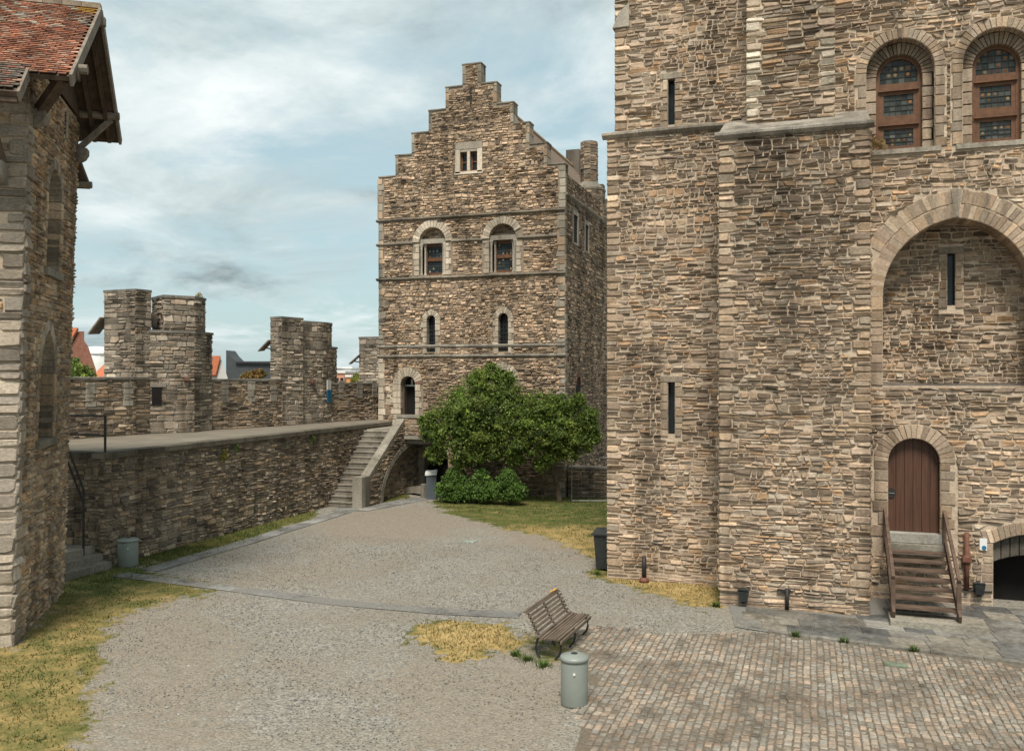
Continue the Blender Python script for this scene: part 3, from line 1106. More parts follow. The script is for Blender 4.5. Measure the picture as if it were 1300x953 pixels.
# arrow slits
for fr, (u0, u1, v0, v1) in ((FM, (-3.64, -3.46, 3.95, 5.32)), (FT, (-3.66, -3.48, 12.2, 13.42)), (FN, (3.20, 3.38, 7.25, 8.55))):
    reveal('slit_reveal', fr, rect(u0, u1, v0, v1), 0, -.3, STONE, keep, (.25, .22, .18))
    backing('slit_glass', fr, rect(u0 - .01, u1 + .01, v0, v1), -.22, GLASS, keep)
    quoins(keep, fr, u0, -1, v0 - .08, v1, PAL_DRESS, .035, -.06, (.21, .18), (.14, .28), 'jamb_block')
    quoins(keep, fr, u1, 1, v0 - .08, v1, PAL_DRESS, .035, -.06, (.18, .21), (.14, .28), 'jamb_block')
    piece('lintel', fr, rect(u0 - .22, u1 + .2, v1 + .005, v1 + .16), -.06, .04, (.34, .29, .225), keep)
# blind arch: voussoirs in two orders, jamb
h_ = math.sqrt(NR * NR - (NR - NW2) ** 2)
am = math.degrees(math.atan2(h_, NR - NW2))
for sgn in (1, -1):
    cu = NX - sgn * (NR - NW2)
    a0, a1 = (0, am) if sgn > 0 else (180, 180 - am)
    voussoirs(keep, FM, cu, NSP, NR, NR + .33, a0, a1, 22, .03, -.85, PAL_DRESS)
    b0, b1 = (30, am - 1.5) if sgn > 0 else (150, 180 - am + 1.5)
    voussoirs(keep, FM, cu, NSP, NR + .345, NR + .69, b0, b1, 18, .022, -.1, PAL_DRESS)
piece('keystone', FM, [(NX - .05, NSP + h_ + .015), (NX + .05, NSP + h_ + .015), (NX + .12, NSP + h_ + .70), (NX - .12, NSP + h_ + .70)], -.3, .035, (.37, .32, .255), keep)
quoins(keep, FM, NX - NW2, -1, NB, NSP, PAL_DRESS, .03, -.85, (.34, .30), (.14, .34), 'jamb_block')
quoins(keep, FM, NX + NW2, 1, NB, NSP, PAL_DRESS, .03, -.85, (.34, .30), (.14, .34), 'jamb_block')
# sloping sill of the blind arch
V = [FM.p(NX - NW2, NB - .06, .01), FM.p(NX + NW2, NB - .06, .01), FM.p(NX + NW2, NB + .06, -.85), FM.p(NX - NW2, NB + .06, -.85), FM.p(NX - NW2, NB - .16, .0), FM.p(NX + NW2, NB - .16, .0)]
mesh('blind_arch_sill', V, [(0, 1, 2, 3), (4, 5, 1, 0)], STONE, keep, (.15, .135, .115))
# upper windows
for cx in (win1, win2):
    voussoirs(keep, FM, cx, WS, .77, 1.02, 0, 180, 23, .03, -.26, PAL_DRESS)
    quoins(keep, FM, cx - .77, -1, 11.05, WS, PAL_DRESS, .03, -.26, (.28, .24), (.2, .34), 'jamb_block')
    quoins(keep, FM, cx + .77, 1, 11.05, WS, PAL_DRESS, .03, -.26, (.28, .24), (.2, .34), 'jamb_block')
    F2 = front(YM + .26)
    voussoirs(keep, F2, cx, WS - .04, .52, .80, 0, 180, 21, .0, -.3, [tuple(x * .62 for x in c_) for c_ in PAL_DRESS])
    quoins(keep, F2, cx - .52, -1, 11.05, WS - .04, PAL_DRESS, .0, -.3, (.27, .27), (.2, .34), 'jamb_block')
    quoins(keep, F2, cx + .52, 1, 11.05, WS - .04, PAL_DRESS, .0, -.3, (.27, .27), (.2, .34), 'jamb_block')
    piece('window_sill', FM, rect(cx - .92, cx + .92, 10.94, 11.06), -.55, .07, (.38, .34, .275), keep)
    F3 = front(YM + .46)
    fm = MB()
    nA = 16
    for i in range(nA):
        t0, t1 = math.pi * i / nA, math.pi * (i + 1) / nA
        c0 = WS - .04
        P = [(cx + r * math.cos(t), c0 + r * math.sin(t)) for r, t in ((.44, t0), (.535, t0), (.535, t1), (.44, t1))]
        V = [F3.p(u, v, n_) for n_ in (-.06, .05) for u, v in P]
        fm.add(V, [(0, 3, 2, 1), (4, 5, 6, 7), (0, 1, 5, 4), (1, 2, 6, 5), (2, 3, 7, 6), (3, 0, 4, 7)])
    for s_ in (-1, 1):
        u0, u1 = sorted((cx + s_ * .43, cx + s_ * .535))
        fbox(fm, F3, u0, u1, 11.06, WS - .04, -.06, .05)
    win = fm.build('window', WOODW, keep)
    for v0, v1, n1 in ((12.62, 12.80, .06), (11.76, 11.93, .06), (11.06, 11.17, .06)):
        mb = MB()
        fbox(mb, F3, cx - .43, cx + .43, v0, v1, -.06, n1)
        fbox(mb, F3, cx - .47, cx + .47, v0 - .015, v0 + .02, -.02, n1 + .05)
        mb.build('transom', WOODW, win)
    for v0, v1 in ((11.17, 11.76), (11.93, 12.62)):
        mb = MB()
        for a_, b_, c_, d_ in ((-.43, -.34, v0, v1), (.34, .43, v0, v1), (-.34, .34, v0, v0 + .07), (-.34, .34, v1 - .1, v1)):
            fbox(mb, F3, cx + a_, cx + b_, c_, d_, -.04, .035)
        mb.build('casement', WOODW, win)
        leaded(win, F3, cx - .34, cx + .34, v0 + .06, v1 - .09, 0, 5, 4, GLP)
    leaded(win, F3, cx - .44, cx + .44, 12.8, 13.4, 0, 6, 4, GLP, lambda u, v: (u - cx) ** 2 + (v - 12.96) ** 2 < .47 ** 2)
# the door
voussoirs(keep, FM, DX, DS, DW, DW + .34, 0, 180, 19, .03, -.3, PAL_DRESS)
quoins(keep, FM, DX - DW, -1, DB - .1, DS, PAL_DRESS, .03, -.3, (.36, .27), (.18, .34), 'jamb_block')
quoins(keep, FM, DX + DW, 1, DB - .1, DS, PAL_DRESS, .03, -.3, (.27, .36), (.18, .34), 'jamb_block')
FD = front(YM + .24)
dparent = backing('door', FD, arch(DX, DW + .01, DB, DS), -.03, DOOR, keep)
nb_ = 6
for i in range(nb_):
    a_, b_ = DX - DW + 2 * DW * i / nb_ + .004, DX - DW + 2 * DW * (i + 1) / nb_ - .004
    tv = lambda u: DS + math.sqrt(max(DW * DW - (u - DX) ** 2, 0))
    P = [(a_, DB + .02), (b_, DB + .02), (b_, tv(b_)), ((a_ + b_) / 2, tv((a_ + b_) / 2)), (a_, tv(a_))]
    piece('plank', FD, P, -.03, .03 + random.uniform(-.003, .003), (.1, .05, .03), dparent, .006, DOOR)
lk = MB()
c0 = FD.p(DX - .50, 2.58, .034)
lk.add([c0 + FD.U * .10 * math.cos(k * math.pi / 8) + FD.V * .13 * math.sin(k * math.pi / 8) + FD.N * d_ for d_ in (0, .015) for k in range(16)],
       [tuple(range(16, 32))] + [(k, (k + 1) % 16, 16 + (k + 1) % 16, 16 + k) for k in range(16)])
lk.build('lock_plate', IRON, dparent)
mb = MB()
fbox(mb, FD, DX - .55, DX - .42, 2.57, 2.59, .05, .07)
mb.build('door_handle', STEEL, dparent)
piece('threshold', FM, rect(DX - DW - .02, DX + DW + .04, 1.42, 1.64), -.4, .10, (.40, .385, .34), keep)
piece('threshold', FM, rect(DX - DW + .02, DX + DW + .10, 1.16, 1.41), -.1, .26, (.30, .28, .23), keep)
# cellar opening
for i in range(19):
    u0, u1 = CX_ - CW - .18 + (2 * CW + .36) * i / 19, CX_ - CW - .18 + (2 * CW + .36) * (i + 1) / 19
    lo = lambda u: 1.5 + .26 * max(0, 1 - ((u - CX_) / CW) ** 2)
    tl = (i - 9) * .012
    piece('voussoir', FM, [(u0 + .005, lo(u0)), (u1 - .005, lo(u1)), (u1 - .005 + tl, lo(u1) + .30), (u0 + .005 + tl, lo(u0) + .30)], -.16, .025, tint(random.choice(PAL_DRESS), .14), keep)
quoins(keep, FM, CX_ - CW, -1, .3, 1.5, PAL_DRESS, .02, -.3, (.3, .2), (.16, .3), 'jamb_block')
F2 = front(YM + .16)
for i in range(9):
    u0, u1 = CX_ - CW + 2 * CW * i / 9, CX_ - CW + 2 * CW * (i + 1) / 9
    lo = lambda u: 1.02 + .22 * max(0, 1 - ((u - CX_) / CW) ** 2)
    piece('voussoir', F2, [(u0 + .008, lo(u0)), (u1 - .008, lo(u1)), (u1 - .008, 1.9), (u0 + .008, 1.9)], -.4, 0, tint((.13, .115, .095), .14), keep)
backing('cellar_door', F2, rect(CX_ - CW - .1, CX_ + CW + .1, -.1, 1.9), -.7, DARK, keep)  # dark sheet: the opening's unlit depth put into colour
reveal('cellar_reveal', FM, cel_o, 0, -.9, STONE, keep, (.2, .175, .14))

# ------------------------------------------------------------------ house with the stepped gable
YH, HX0, HX1, HXC = 38.6, -20.0, -10.62, -15.2
house = thing('gable_house', 'tall rubble stone house with a stepped gable and two arched windows', 'house', (-15.3, 44, 0))
FH = front(YH)
FHS = side(HX1)
stepx = [-20.0, -19.1, -18.24, -17.35, -16.47, -15.61, -14.66, -13.88, -13.06, -12.28, -11.43, -10.62]
stepz = [15.15, 16.13, 17.13, 18.13, 19.14, 20.12, 19.14, 18.13, 17.13, 16.12, 15.12]
outer = [(HX0, -.3), (HX1, -.3), (HX1, stepz[-1])]
for i in range(10, 0, -1):
    outer += [(stepx[i], stepz[i]), (stepx[i], stepz[i - 1])]
outer += [(HX0, stepz[0])]
gw = [(-17.15, .68), (-13.60, .66)]
gw_o = [arch(c_, r, 10.28, 11.87) for c_, r in gw]
gw_t = [arch(c_, r + .36, 10.2, 11.87) for c_, r in gw]
sl = [(-17.215, .215), (-13.57, .235)]
sl_o = [arch(c_, r, 6.62, 8.15) for c_, r in sl]
sl_t = [arch(c_, r + .27, 6.62, 8.17) for c_, r in sl]
at_o = [rect(-15.71, -15.37, 15.1, 16.0), rect(-15.21, -14.86, 15.1, 16.0)]
dr_o = arch(-18.43, .38, 3.1, 5.08)
dr_t = arch(-18.43, .80, 3.1, 5.08)
hid_o = arch(-13.6, .45, 4.0, 5.3)
hid_t = arch(-13.6, .82, 4.0, 5.3)
lo_o = arch(-16.95, .62, -.3, 1.55)
lo_t = arch(-16.95, .92, -.3, 1.55)
core('gable_wall', FH, outer, gw_o + sl_o + at_o + [dr_o, hid_o, lo_o], MORTAR_D, house)
mm = MB()
mm.box(HX0 + .02, HX1 - .02, YH + 1.0, 57.6, -.3, 13.8)
mm.box(HX0 + .02, HX0 + .04, YH, YH + 1.1, -.3, 13.8)
mm.build('house_mass', MORTAR_D, house)
core('side_wall', FHS, rect(YH, 57.6, -.3, 14.7), [], MORTAR_D, house, -.002)
# gable behind the front plane (thickness) and the far gable
for y0, y1, nm in ((YH + .4, YH + .62, 'gable_back'), (57.0, 57.6, 'far_gable')):
    mm = MB()
    for i in range(11):
        mm.box(stepx[i] + .012, stepx[i + 1] - .012, y0, y1, 13.0, stepz[i] - .01 + (.45 if i == 5 and y0 > 50 else 0), (.15, .13, .105))
    mm.build(nm, STONE, house)
MH = Masonry()
PQ = [(.37, .33, .265), (.40, .36, .29), (.33, .295, .235), (.28, .25, .20)] + PAL_HOUSE[:3]
HP = dict(h=(.055, .135), w=(.10, .34), pal=PAL_HOUSE, proud=(.015, .065), split=.2, gap=.017, wav=.1)
og = [(HX0 + .3, 13.08), (HX1 - .3, 13.08), (HX1 - .3, stepz[-1] - .06)]
for i in range(10, 0, -1):
    d = .16 if i > 5 else -.16
    og += [(stepx[i] - d if i > 5 else stepx[i] + .16, stepz[i] - .06), (stepx[i] - d if i > 5 else stepx[i] + .16, stepz[i - 1] - .06)]
og += [(HX0 + .3, stepz[0] - .06)]
MH.rubble(FH, og, [rect(-15.97, -14.60, 14.95, 16.45)], **HP)
MH.rubble(FH, rect(HX0 + .3, HX1 - .34, 10.24, 12.94), gw_t + [rect(c_ - r - .27, c_ + r + .27, 10.2, 11.9) for c_, r in gw] + [rect(HX0, HX1, 11.76, 11.92)], **HP)


def stainH(u, v):
    k = max(0, min(1, (5.8 - v) / 1.5)) * .5
    return 1 - .5 * max(0, min(1, k + .5 * noise.noise((u * .6, v * .6, 2))))


qa = quoin_stones(MH, FH, HX1 + .03, -1, 6.98, 10.08, PQ, (.22, .5), (.12, .36)) + quoin_stones(MH, FH, HX0 - .02, 1, 6.98, 10.08, PQ, (.2, .45), (.12, .36))
MH.rubble(FH, rect(HX0 - .02, HX1 + .03, 6.98, 10.08), sl_t + qa, **HP)
MH.rubble(FH, rect(HX0 + .3, HX1 - .34, 6.5, 6.80), sl_t, **HP)
qa = quoin_stones(MH, FH, HX1 + .03, -1, -.05, 6.32, PQ, (.22, .5), (.12, .36))
MH.rubble(FH, rect(HX0 + .3, HX1 + .03, -.05, 6.32), [dr_t, hid_t, lo_t] + qa, stain=stainH, **HP)
sw = [(40.4, .62, 11.75, 13.05), (42.6, .5, 11.65, 12.95)]
sdr = rect(40.5, 41.6, 4.3, 5.2)
dk = [tuple(x * .62 for x in c_) for c_ in PAL_HOUSE]  # darkened house stone: side-face shade put into colour; also used for tympana
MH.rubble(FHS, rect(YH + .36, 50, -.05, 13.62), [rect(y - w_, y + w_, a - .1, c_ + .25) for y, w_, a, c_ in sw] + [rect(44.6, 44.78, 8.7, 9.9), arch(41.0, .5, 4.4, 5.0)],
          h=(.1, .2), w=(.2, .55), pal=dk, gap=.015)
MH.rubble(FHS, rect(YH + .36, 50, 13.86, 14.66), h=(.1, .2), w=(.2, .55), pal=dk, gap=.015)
# tympana of the big windows
for c_, r in gw:
    F2 = front(YH + .3)
    backing('tympanum', F2, arch(c_, r + .02, 11.8, 11.87), 0, MORTAR_D, house)
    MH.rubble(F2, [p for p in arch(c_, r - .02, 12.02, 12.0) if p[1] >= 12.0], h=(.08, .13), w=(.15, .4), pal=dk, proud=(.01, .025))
MH.build(house)
quoins(house, FH, HX0 - .02, 1, -.1, 6.33, PAL_PALE, wl=(.36, .3), hs=(.25, .5))
quoins(house, FH, HX0 - .01, 1, 10.24, 12.93, PQ, wl=(.34, .3), hs=(.2, .45))
quoins(house, FH, HX0 - .06, 1, 13.1, 15.06, PQ, wl=(.34, .3), hs=(.25, .5))
quoins(house, FH, HX1 + .02, -1, 10.24, 12.92, PQ, wl=(.40, .30), hs=(.18, .42))
quoins(house, FH, HX1 + .05, -1, 13.1, 15.02, PQ, wl=(.34, .3), hs=(.25, .5))
quoins(house, FHS, YH - .02, 1, -.1, 13.6, [tuple(x * .75 for x in c_) for c_ in PQ], wl=(.32, .42), hs=(.18, .42))  # side-face quoins darkened too, shade put into their colour
# large pale blocks left of the stair door
quoins(house, FH, -19.62, 1, 4.05, 5.05, PAL_PALE, .035, -.05, (.40, .40), (.24, .34), 'jamb_block')
for i in range(11):                       # every step: coping and dressed edge
    a, c_ = stepx[i], stepx[i + 1]
    piece('coping_stone', FH, rect(a - .02, c_ + .02, stepz[i] - .03, stepz[i] + .03), -.62, .045, tint((.27, .24, .19), .12), house)
    lo = 13.1 if i in (0, 10) else (min(stepz[i - 1], stepz[i + 1]) if i == 5 else (stepz[i - 1] if i < 5 else stepz[i + 1])) + .05
    if i not in (0, 10):
        if i <= 5:
            quoins(house, FH, a, 1, lo, stepz[i] - .03, PQ, .03, -.6, (.19, .17), (.3, .5))
        if i >= 5:
            quoins(house, FH, c_, -1, lo, stepz[i] - .03, PQ, .03, -.6, (.19, .17), (.3, .5))
piece('iron_anchor', FH, rect(-15.2, -15.14, 18.2, 19.0), 0, .09, (.02, .02, .02), house, .01, IRON)
SCOL = (.25, .22, .175)
string_course(house, FH, HX0 - .1, HX1 + .02, 12.94, 13.08, .14, SCOL)
string_course(house, FH, HX0 - .1, -17.15 - 1.0, 11.77, 11.91, .12, SCOL)
string_course(house, FH, -17.15 + 1.0, -13.6 - .98, 11.77, 11.91, .12, SCOL)
string_course(house, FH, -13.6 + .72, HX1 - .35, 11.77, 11.91, .12, SCOL)
string_course(house, FH, HX0 - .1, HX1 + .05, 10.08, 10.22, .14, SCOL)
string_course(house, FH, HX0 - .03, HX1 + .04, 6.80, 6.97, .07, (.30, .275, .23), 'offset_course', .42)
string_course(house, FH, HX0 - .06, HX1 + .06, 6.33, 6.50, .09, (.29, .265, .22), 'offset_course', .42)
string_course(house, FHS, YH, 50, 13.66, 13.84, .14, (.30, .27, .22))
# big windows
for k, (c_, r) in enumerate(gw):
    voussoirs(house, FH, c_, 11.87, r, r + .35, 0 if k == 0 else 26, 180, 17 if k == 0 else 15, .05, -.3, PAL_PALE)
    reveal('window_reveal', FH, gw_o[k], 0, -.45, STONE, house, (.32, .29, .24))
    for s_ in (-1, 1):
        quoins(house, FH, c_ + s_ * r, s_, 10.26, 11.78, PAL_PALE, .035, -.4, (.24, .30) if s_ < 0 else (.28, .22), (.22, .34), 'jamb_block')
        for q, (du, dn) in enumerate(((.08, -.08), (.21, -.24))):
            col_ = MB()
            p = FH.p(c_ + s_ * (r - du), 0, dn)
            col_.lathe(p.x, p.y, [(.085, 10.26), (.085, 10.32), (.06, 10.38), (.052, 10.42), (.052, 11.52), (.06, 11.56), (.055, 11.58), (.095, 11.74), (.1, 11.79)], 10, tint((.40, .36, .30), .08))
            col_.build('colonnette', STONE, house, True)
    piece('lintel', FH, rect(c_ - r + .01, c_ + r - .01, 11.80, 12.02), -.42, -.06, (.34, .31, .255), house)
    F3 = front(YH + .36)
    fm = MB()
    hw = .47
    for a_, b_, v0, v1 in ((-hw, -hw + .09, 10.28, 11.80), (hw - .09, hw, 10.28, 11.80), (-hw + .09, hw - .09, 10.28, 10.42), (-hw + .09, hw - .09, 11.66, 11.80)):
        fbox(fm, F3, c_ + a_, c_ + b_, v0, v1, -.08, .06)
    win = fm.build('window', WOODW, house)
    mb = MB()
    fbox(mb, F3, c_ - hw + .09, c_ + hw - .09, 10.98, 11.14, -.08, .07)
    mb.build('transom', WOODW, win)
    leaded(win, F3, c_ - hw + .09, c_ + hw - .09, 10.42, 10.98, 0, 4, 4, [(.03, .042, .045), (.22, .09, .03), (.25, .22, .13), (.02, .02, .02)])
    leaded(win, F3, c_ - hw + .09, c_ + hw - .09, 11.14, 11.66, 0, 4, 4, [(.03, .042, .045), (.22, .09, .03), (.25, .22, .13), (.02, .02, .02)])
    backing('window_back', FH, rect(c_ - r, c_ + r, 10.2, 11.9), -.48, DARK, house)
# narrow arched windows
for k, (c_, r) in enumerate(sl):
    voussoirs(house, FH, c_, 8.15, r, r + .25, 0, 180, 11, .04, -.25, PAL_PALE)
    reveal('window_reveal', FH, sl_o[k], 0, -.4, STONE, house, (.3, .27, .22))
    for s_ in (-1, 1):
        quoins(house, FH, c_ + s_ * r, s_, 6.52, 8.15, PAL_PALE, .04, -.25, (.22, .30), (.2, .34), 'jamb_block')
    g_ = MB()
    win = backing('window', FH, arch(c_, r + .01, 6.6, 8.15), -.3, GLASS, house)
    for q in range(1, 3):
        g_.beam(FH.p(c_ - r + 2 * r * q / 3, 6.6, -.26), FH.p(c_ - r + 2 * r * q / 3, 8.3, -.26), .02, .02, up=(0, 1, 0))
    for q in range(9):
        g_.beam(FH.p(c_ - r, 6.7 + q * .19, -.26), FH.p(c_ + r, 6.7 + q * .19, -.26), .02, .02, up=(0, 1, 0))
    g_.build('window_grille', IRON, win)
# attic window: two lights
for u0, u1 in ((-15.71, -15.37), (-15.21, -14.86)):
    reveal('window_reveal', FH, rect(u0, u1, 15.1, 16.0), 0, -.3, STONE, house, (.35, .32, .26))
    fm = MB()
    F3 = front(YH + .18)
    for a_, b_, v0, v1 in ((u0, u0 + .07, 15.1, 16.0), (u1 - .07, u1, 15.1, 16.0), (u0 + .07, u1 - .07, 15.1, 15.18), (u0 + .07, u1 - .07, 15.92, 16.0), (u0 + .07, u1 - .07, 15.52, 15.58)):
        fbox(fm, F3, a_, b_, v0, v1, -.05, .03)
    win = fm.build('window', WOODW, house)
    backing('pane', F3, rect(u0, u1, 15.1, 16.0), -.03, GLASS, win)
for P in (rect(-15.97, -15.72, 15.0, 16.12), rect(-14.85, -14.6, 15.0, 16.12), rect(-15.36, -15.22, 15.1, 16.0), rect(-16.0, -14.57, 14.96, 15.09)):
    piece('window_surround', FH, P, -.25, .045, tint(random.choice(PAL_PALE), .05), house)
piece('lintel', FH, [(-15.98, 16.125), (-14.59, 16.125), (-14.62, 16.38), (-14.8, 16.47), (-15.77, 16.47), (-15.95, 16.38)], -.25, .045, PQ[0], house)
piece('lintel', FH, rect(-15.71, -14.86, 16.01, 16.12), -.25, .03, PQ[1], house)
# stair door
PD = PAL_PALE + PAL_PALE + [(.26, .15, .11)]
voussoirs(house, FH, -18.43, 5.08, .38, .80, 0, 180, 13, .04, -.3, PD)
quoins(house, FH, -18.81, -1, 3.1, 5.08, PAL_PALE, .04, -.3, (.5, .36), (.22, .36), 'jamb_block')
quoins(house, FH, -18.05, 1, 3.1, 5.08, PD, .04, -.3, (.24, .38), (.22, .36), 'jamb_block')
reveal('door_reveal', FH, dr_o, 0, -.6, STONE, house, (.26, .23, .18))
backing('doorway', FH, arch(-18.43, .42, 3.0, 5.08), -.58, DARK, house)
mb = MB()
fbox(mb, FH, -18.80, -18.72, 3.1, 5.0, -.55, -.2)
mb.build('open_door', WOODD, house)
mb = MB()
fbox(mb, FH, -18.79, -18.07, 4.97, 5.05, -.5, -.42)
fbox(mb, FH, -18.48, -18.38, 5.05, 5.32, -.48, -.44)
mb.build('fanlight_bar', PLASTER, house)
voussoirs(house, FH, -13.6, 5.3, .45, .80, 0, 180, 13, .04, -.3, PAL_PALE)
backing('upper_opening', FH, hid_o, -.3, DARK, house)
voussoirs(house, FH, -16.95, 1.55, .62, .90, 0, 180, 13, .04, -.3, PQ)
quoins(house, FH, -17.57, -1, -.1, 1.55, PQ, .06, -.3, (.3, .26), (.3, .5), 'jamb_block')
quoins(house, FH, -16.33, 1, -.1, 1.55, PQ, .06, -.3, (.3, .26), (.3, .5), 'jamb_block')
reveal('door_reveal', FH, lo_o, 0, -.6, STONE, house, (.2, .175, .14))
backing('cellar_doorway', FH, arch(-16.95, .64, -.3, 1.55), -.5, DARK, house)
mb = MB()
fbox(mb, FH, -17.57, -16.33, 1.5, 1.95, -.4, -.3)
mb.build('door_head_board', WOODS, house)
# side openings
for y, w_, a, c_ in sw:
    backing('side_window', FHS, rect(y - w_ * .6, y + w_ * .6, a, c_), .012, DARK, house)
    for P in (rect(y - w_ * .9, y - w_ * .6, a - .1, c_ + .2), rect(y + w_ * .6, y + w_ * .9, a - .1, c_ + .2), rect(y - w_ * .6, y + w_ * .6, c_, c_ + .2), rect(y - w_ * .6, y + w_ * .6, a - .1, a)):
        piece('window_surround', FHS, P, -.05, .06, tint((.33, .30, .245), .08), house)
backing('side_slit', FHS, rect(44.62, 44.76, 8.72, 9.88), .012, DARK, house)
backing('side_opening', FHS, arch(41.0, .42, 4.4, 5.0), .015, DARK, house)
voussoirs(house, FHS, 41.0, 5.0, .42, .66, 0, 180, 9, .05, -.1, [(.24, .12, .08), (.20, .11, .075)])
# roof
V = [(HX0 + .3, YH + .5, 14.3), (HXC, YH + .5, 19.45), (HX1 - .3, YH + .5, 14.3), (HX0 + .3, 57.1, 14.3), (HXC, 57.1, 19.45), (HX1 - .3, 57.1, 14.3)]
HROOF = plain_mat('brown_roof_tiles', (.12, .085, .06), (.22, .16, .115), 9, .9, bstr=.8, bdist=.04, stretch=(1, .4, 2.5))
rf = mesh('roof', V, [(0, 1, 4, 3), (1, 2, 5, 4), (0, 2, 1), (3, 4, 5)], HROOF, house)
mb = MB()
mb.tube([(HXC, YH + .5, 19.48), (HXC, 57.1, 19.48)], .13, 8)
mb.build('ridge_tiles', plain_mat('ridge_clay', (.28, .19, .12), (.36, .26, .17), 5, .9), rf)
# octagonal chimney on the side wall
def octagon(x, y, r):
    return [(x + r * math.cos(math.pi / 8 + k * math.pi / 4), y + r * math.sin(math.pi / 8 + k * math.pi / 4)) for k in range(8)]
ch = MB()
ch.prism(octagon(-11.3, 46.0, .86), 13.6, 15.3, (.20, .18, .15))
ch.prism(octagon(-11.3, 46.0, .90), 15.3, 15.42, (.24, .215, .175))
cho = ch.build('chimney', STONE, house)
MC = Masonry()
for (cr, z0, z1) in ((.86, 13.7, 15.28), (.47, 15.75, 17.9)):
    O8 = octagon(-11.3, 46.0, cr)
    for k in range(8):
        a, c_ = Vector((*O8[k], 0)), Vector((*O8[(k + 1) % 8], 0))
        d = (c_ - a).normalized()
        N_ = Vector((d.y, -d.x, 0))
        if N_.dot(-a) > 0:
            L_ = (c_ - a).length
            MC.rubble(Frame(a, d, N_), rect(0, L_, z0, z1), h=(.12, .22), w=(.2, .5), pal=[tuple(x * .85 for x in q) for q in PAL_RAMP], proud=(.01, .02))
MC.build(cho, 300)
ch = MB()
n_ = 8
A, B_ = octagon(-11.3, 46.0, .88), octagon(-11.3, 46.0, .5)
ch.add([(p[0], p[1], 15.42) for p in A] + [(p[0], p[1], 15.78) for p in B_], [(i, (i + 1) % 8, 8 + (i + 1) % 8, 8 + i) for i in range(8)], (.24, .22, .18))
ch.prism(octagon(-11.3, 46.0, .46), 15.7, 17.95, (.22, .20, .165))
ch.build('chimney_shaft', STONE, cho)

# ------------------------------------------------------------------ curtain wall with its walk
XR = -19.32
wall = thing('curtain_wall', 'rampart of dark rubble with a paved wall walk and low crenellated parapet', 'castle wall', (-21, 30, 0))
FR, FE = side(XR), front(20.3)
core('inner_wall', FR, rect(20.3, 38.6, -.3, 3.12), [], MORTAR_D, wall)
core('end_wall', FE, rect(-26.5, XR, -.3, 3.12), [], MORTAR_D, wall)
MW = Masonry()


def stainR(u, v):
    k = max(0, (v - 1.2) / 2) * (.5 + .5 * noise.noise((u * .7, 0, 3))) + .35 * noise.noise((u * .5, v * .5, 6))
    return 1 - .5 * max(0, min(1, k))


MW.rubble(FR, rect(20.3 - .02, 38.5, -.05, 3.08), h=(.075, .2), w=(.14, .46), pal=PAL_RAMP, proud=(.015, .07), gap=.016, wav=.06, split=.35, stain=stainR)
MW.rubble(FE, rect(-23.5, XR + .02, -.05, 3.08), h=(.09, .22), w=(.16, .5), pal=PAL_RAMP, proud=(.015, .06), gap=.016, wav=.05, split=.35, stain=stainR)
PIN = [(-25.6, 18.0), (-24.8, 24.3), (-24.3, 27.1), (-24.2, 27.75)]
PB = [(-23.55, 30.5), (-22.85, 32.3), (-22.45, 34.0), (-22.3, 35.3)]
PC = [(-22.05, 37.6), (-21.2, 40.6), (-20.9, 44.5)]
deck = PIN + [(-23.3, 29.06)] + PB + PC + [(-20.02, 44.5), (-20.02, 38.62), (XR + .0, 38.55), (XR + .07, 20.22), (-26.5, 20.22)]
deck[0] = (-25.3, 20.22)
deck = deck[:-1]
MB().prism([(p[0] - (.4 if i < 12 and i > 0 else 0), p[1]) for i, p in enumerate(deck)], 3.10, 3.25).build('walkway', CONCRETE, wall)
y = 20.22
while y < 38.4:                                         # coping of the walk's edge, slab by slab
    L_ = random.uniform(.9, 1.5)
    L_ = min(L_, 38.55 - y)
    piece('coping_stone', Frame((0, 0, 3.12), (0, 1, 0), (0, 0, 1), (1, 0, 0)), rect(y + .004, y + L_ - .004, XR - .42, XR + .11), 0, .16 + random.uniform(-.006, .006), tint((.14, .123, .095), .1), wall)
    y += L_
x = XR - .42
while x > -25:
    L_ = random.uniform(.9, 1.4)
    piece('coping_stone', Frame((0, 0, 3.12), (1, 0, 0), (0, 0, 1), (0, 1, 0)), rect(x - L_ + .004, x - .004, 20.19, 20.6), 0, .16, tint((.14, .123, .095), .1), wall)
    x -= L_


def run_wall(M_, parent, pts, z0, z1, thick, pal, nm='parapet', ext=.02, tops=True, **kw):
    """rubble parapet along a line; the courtyard face is to the right of the direction of travel"""
    mb = MB()
    for a, c_ in zip(pts, pts[1:]):
        a, c_ = Vector((*a, 0)), Vector((*c_, 0))
        d = (c_ - a).normalized()
        N_ = Vector((d.y, -d.x, 0))
        L_ = (c_ - a).length
        q = [a + d * -.0, c_, c_ - N_ * thick, a - N_ * thick]
        mb.prism([(p.x, p.y) for p in q], z0 - .05, z1 - .03, (.19, .17, .14))
        if M_ is not None:
            M_.rubble(Frame(a, d, N_), rect(-ext, L_ + ext, z0, z1 - .06), pal=pal, **kw)
            u = 0
            while u < L_ - .02:
                w_ = min(random.uniform(.45, .9), L_ - u)
                piece('parapet_coping', Frame((a.x, a.y, z1 - .07), d, (0, 0, 1), -N_), rect(u + .004, u + w_ - .004, -.05, thick + .05), 0, .09 + random.uniform(-.012, .012), tint((.21, .195, .165), .12), parent)
                u += w_
    return mb.build(nm, MORTAR_D, parent)


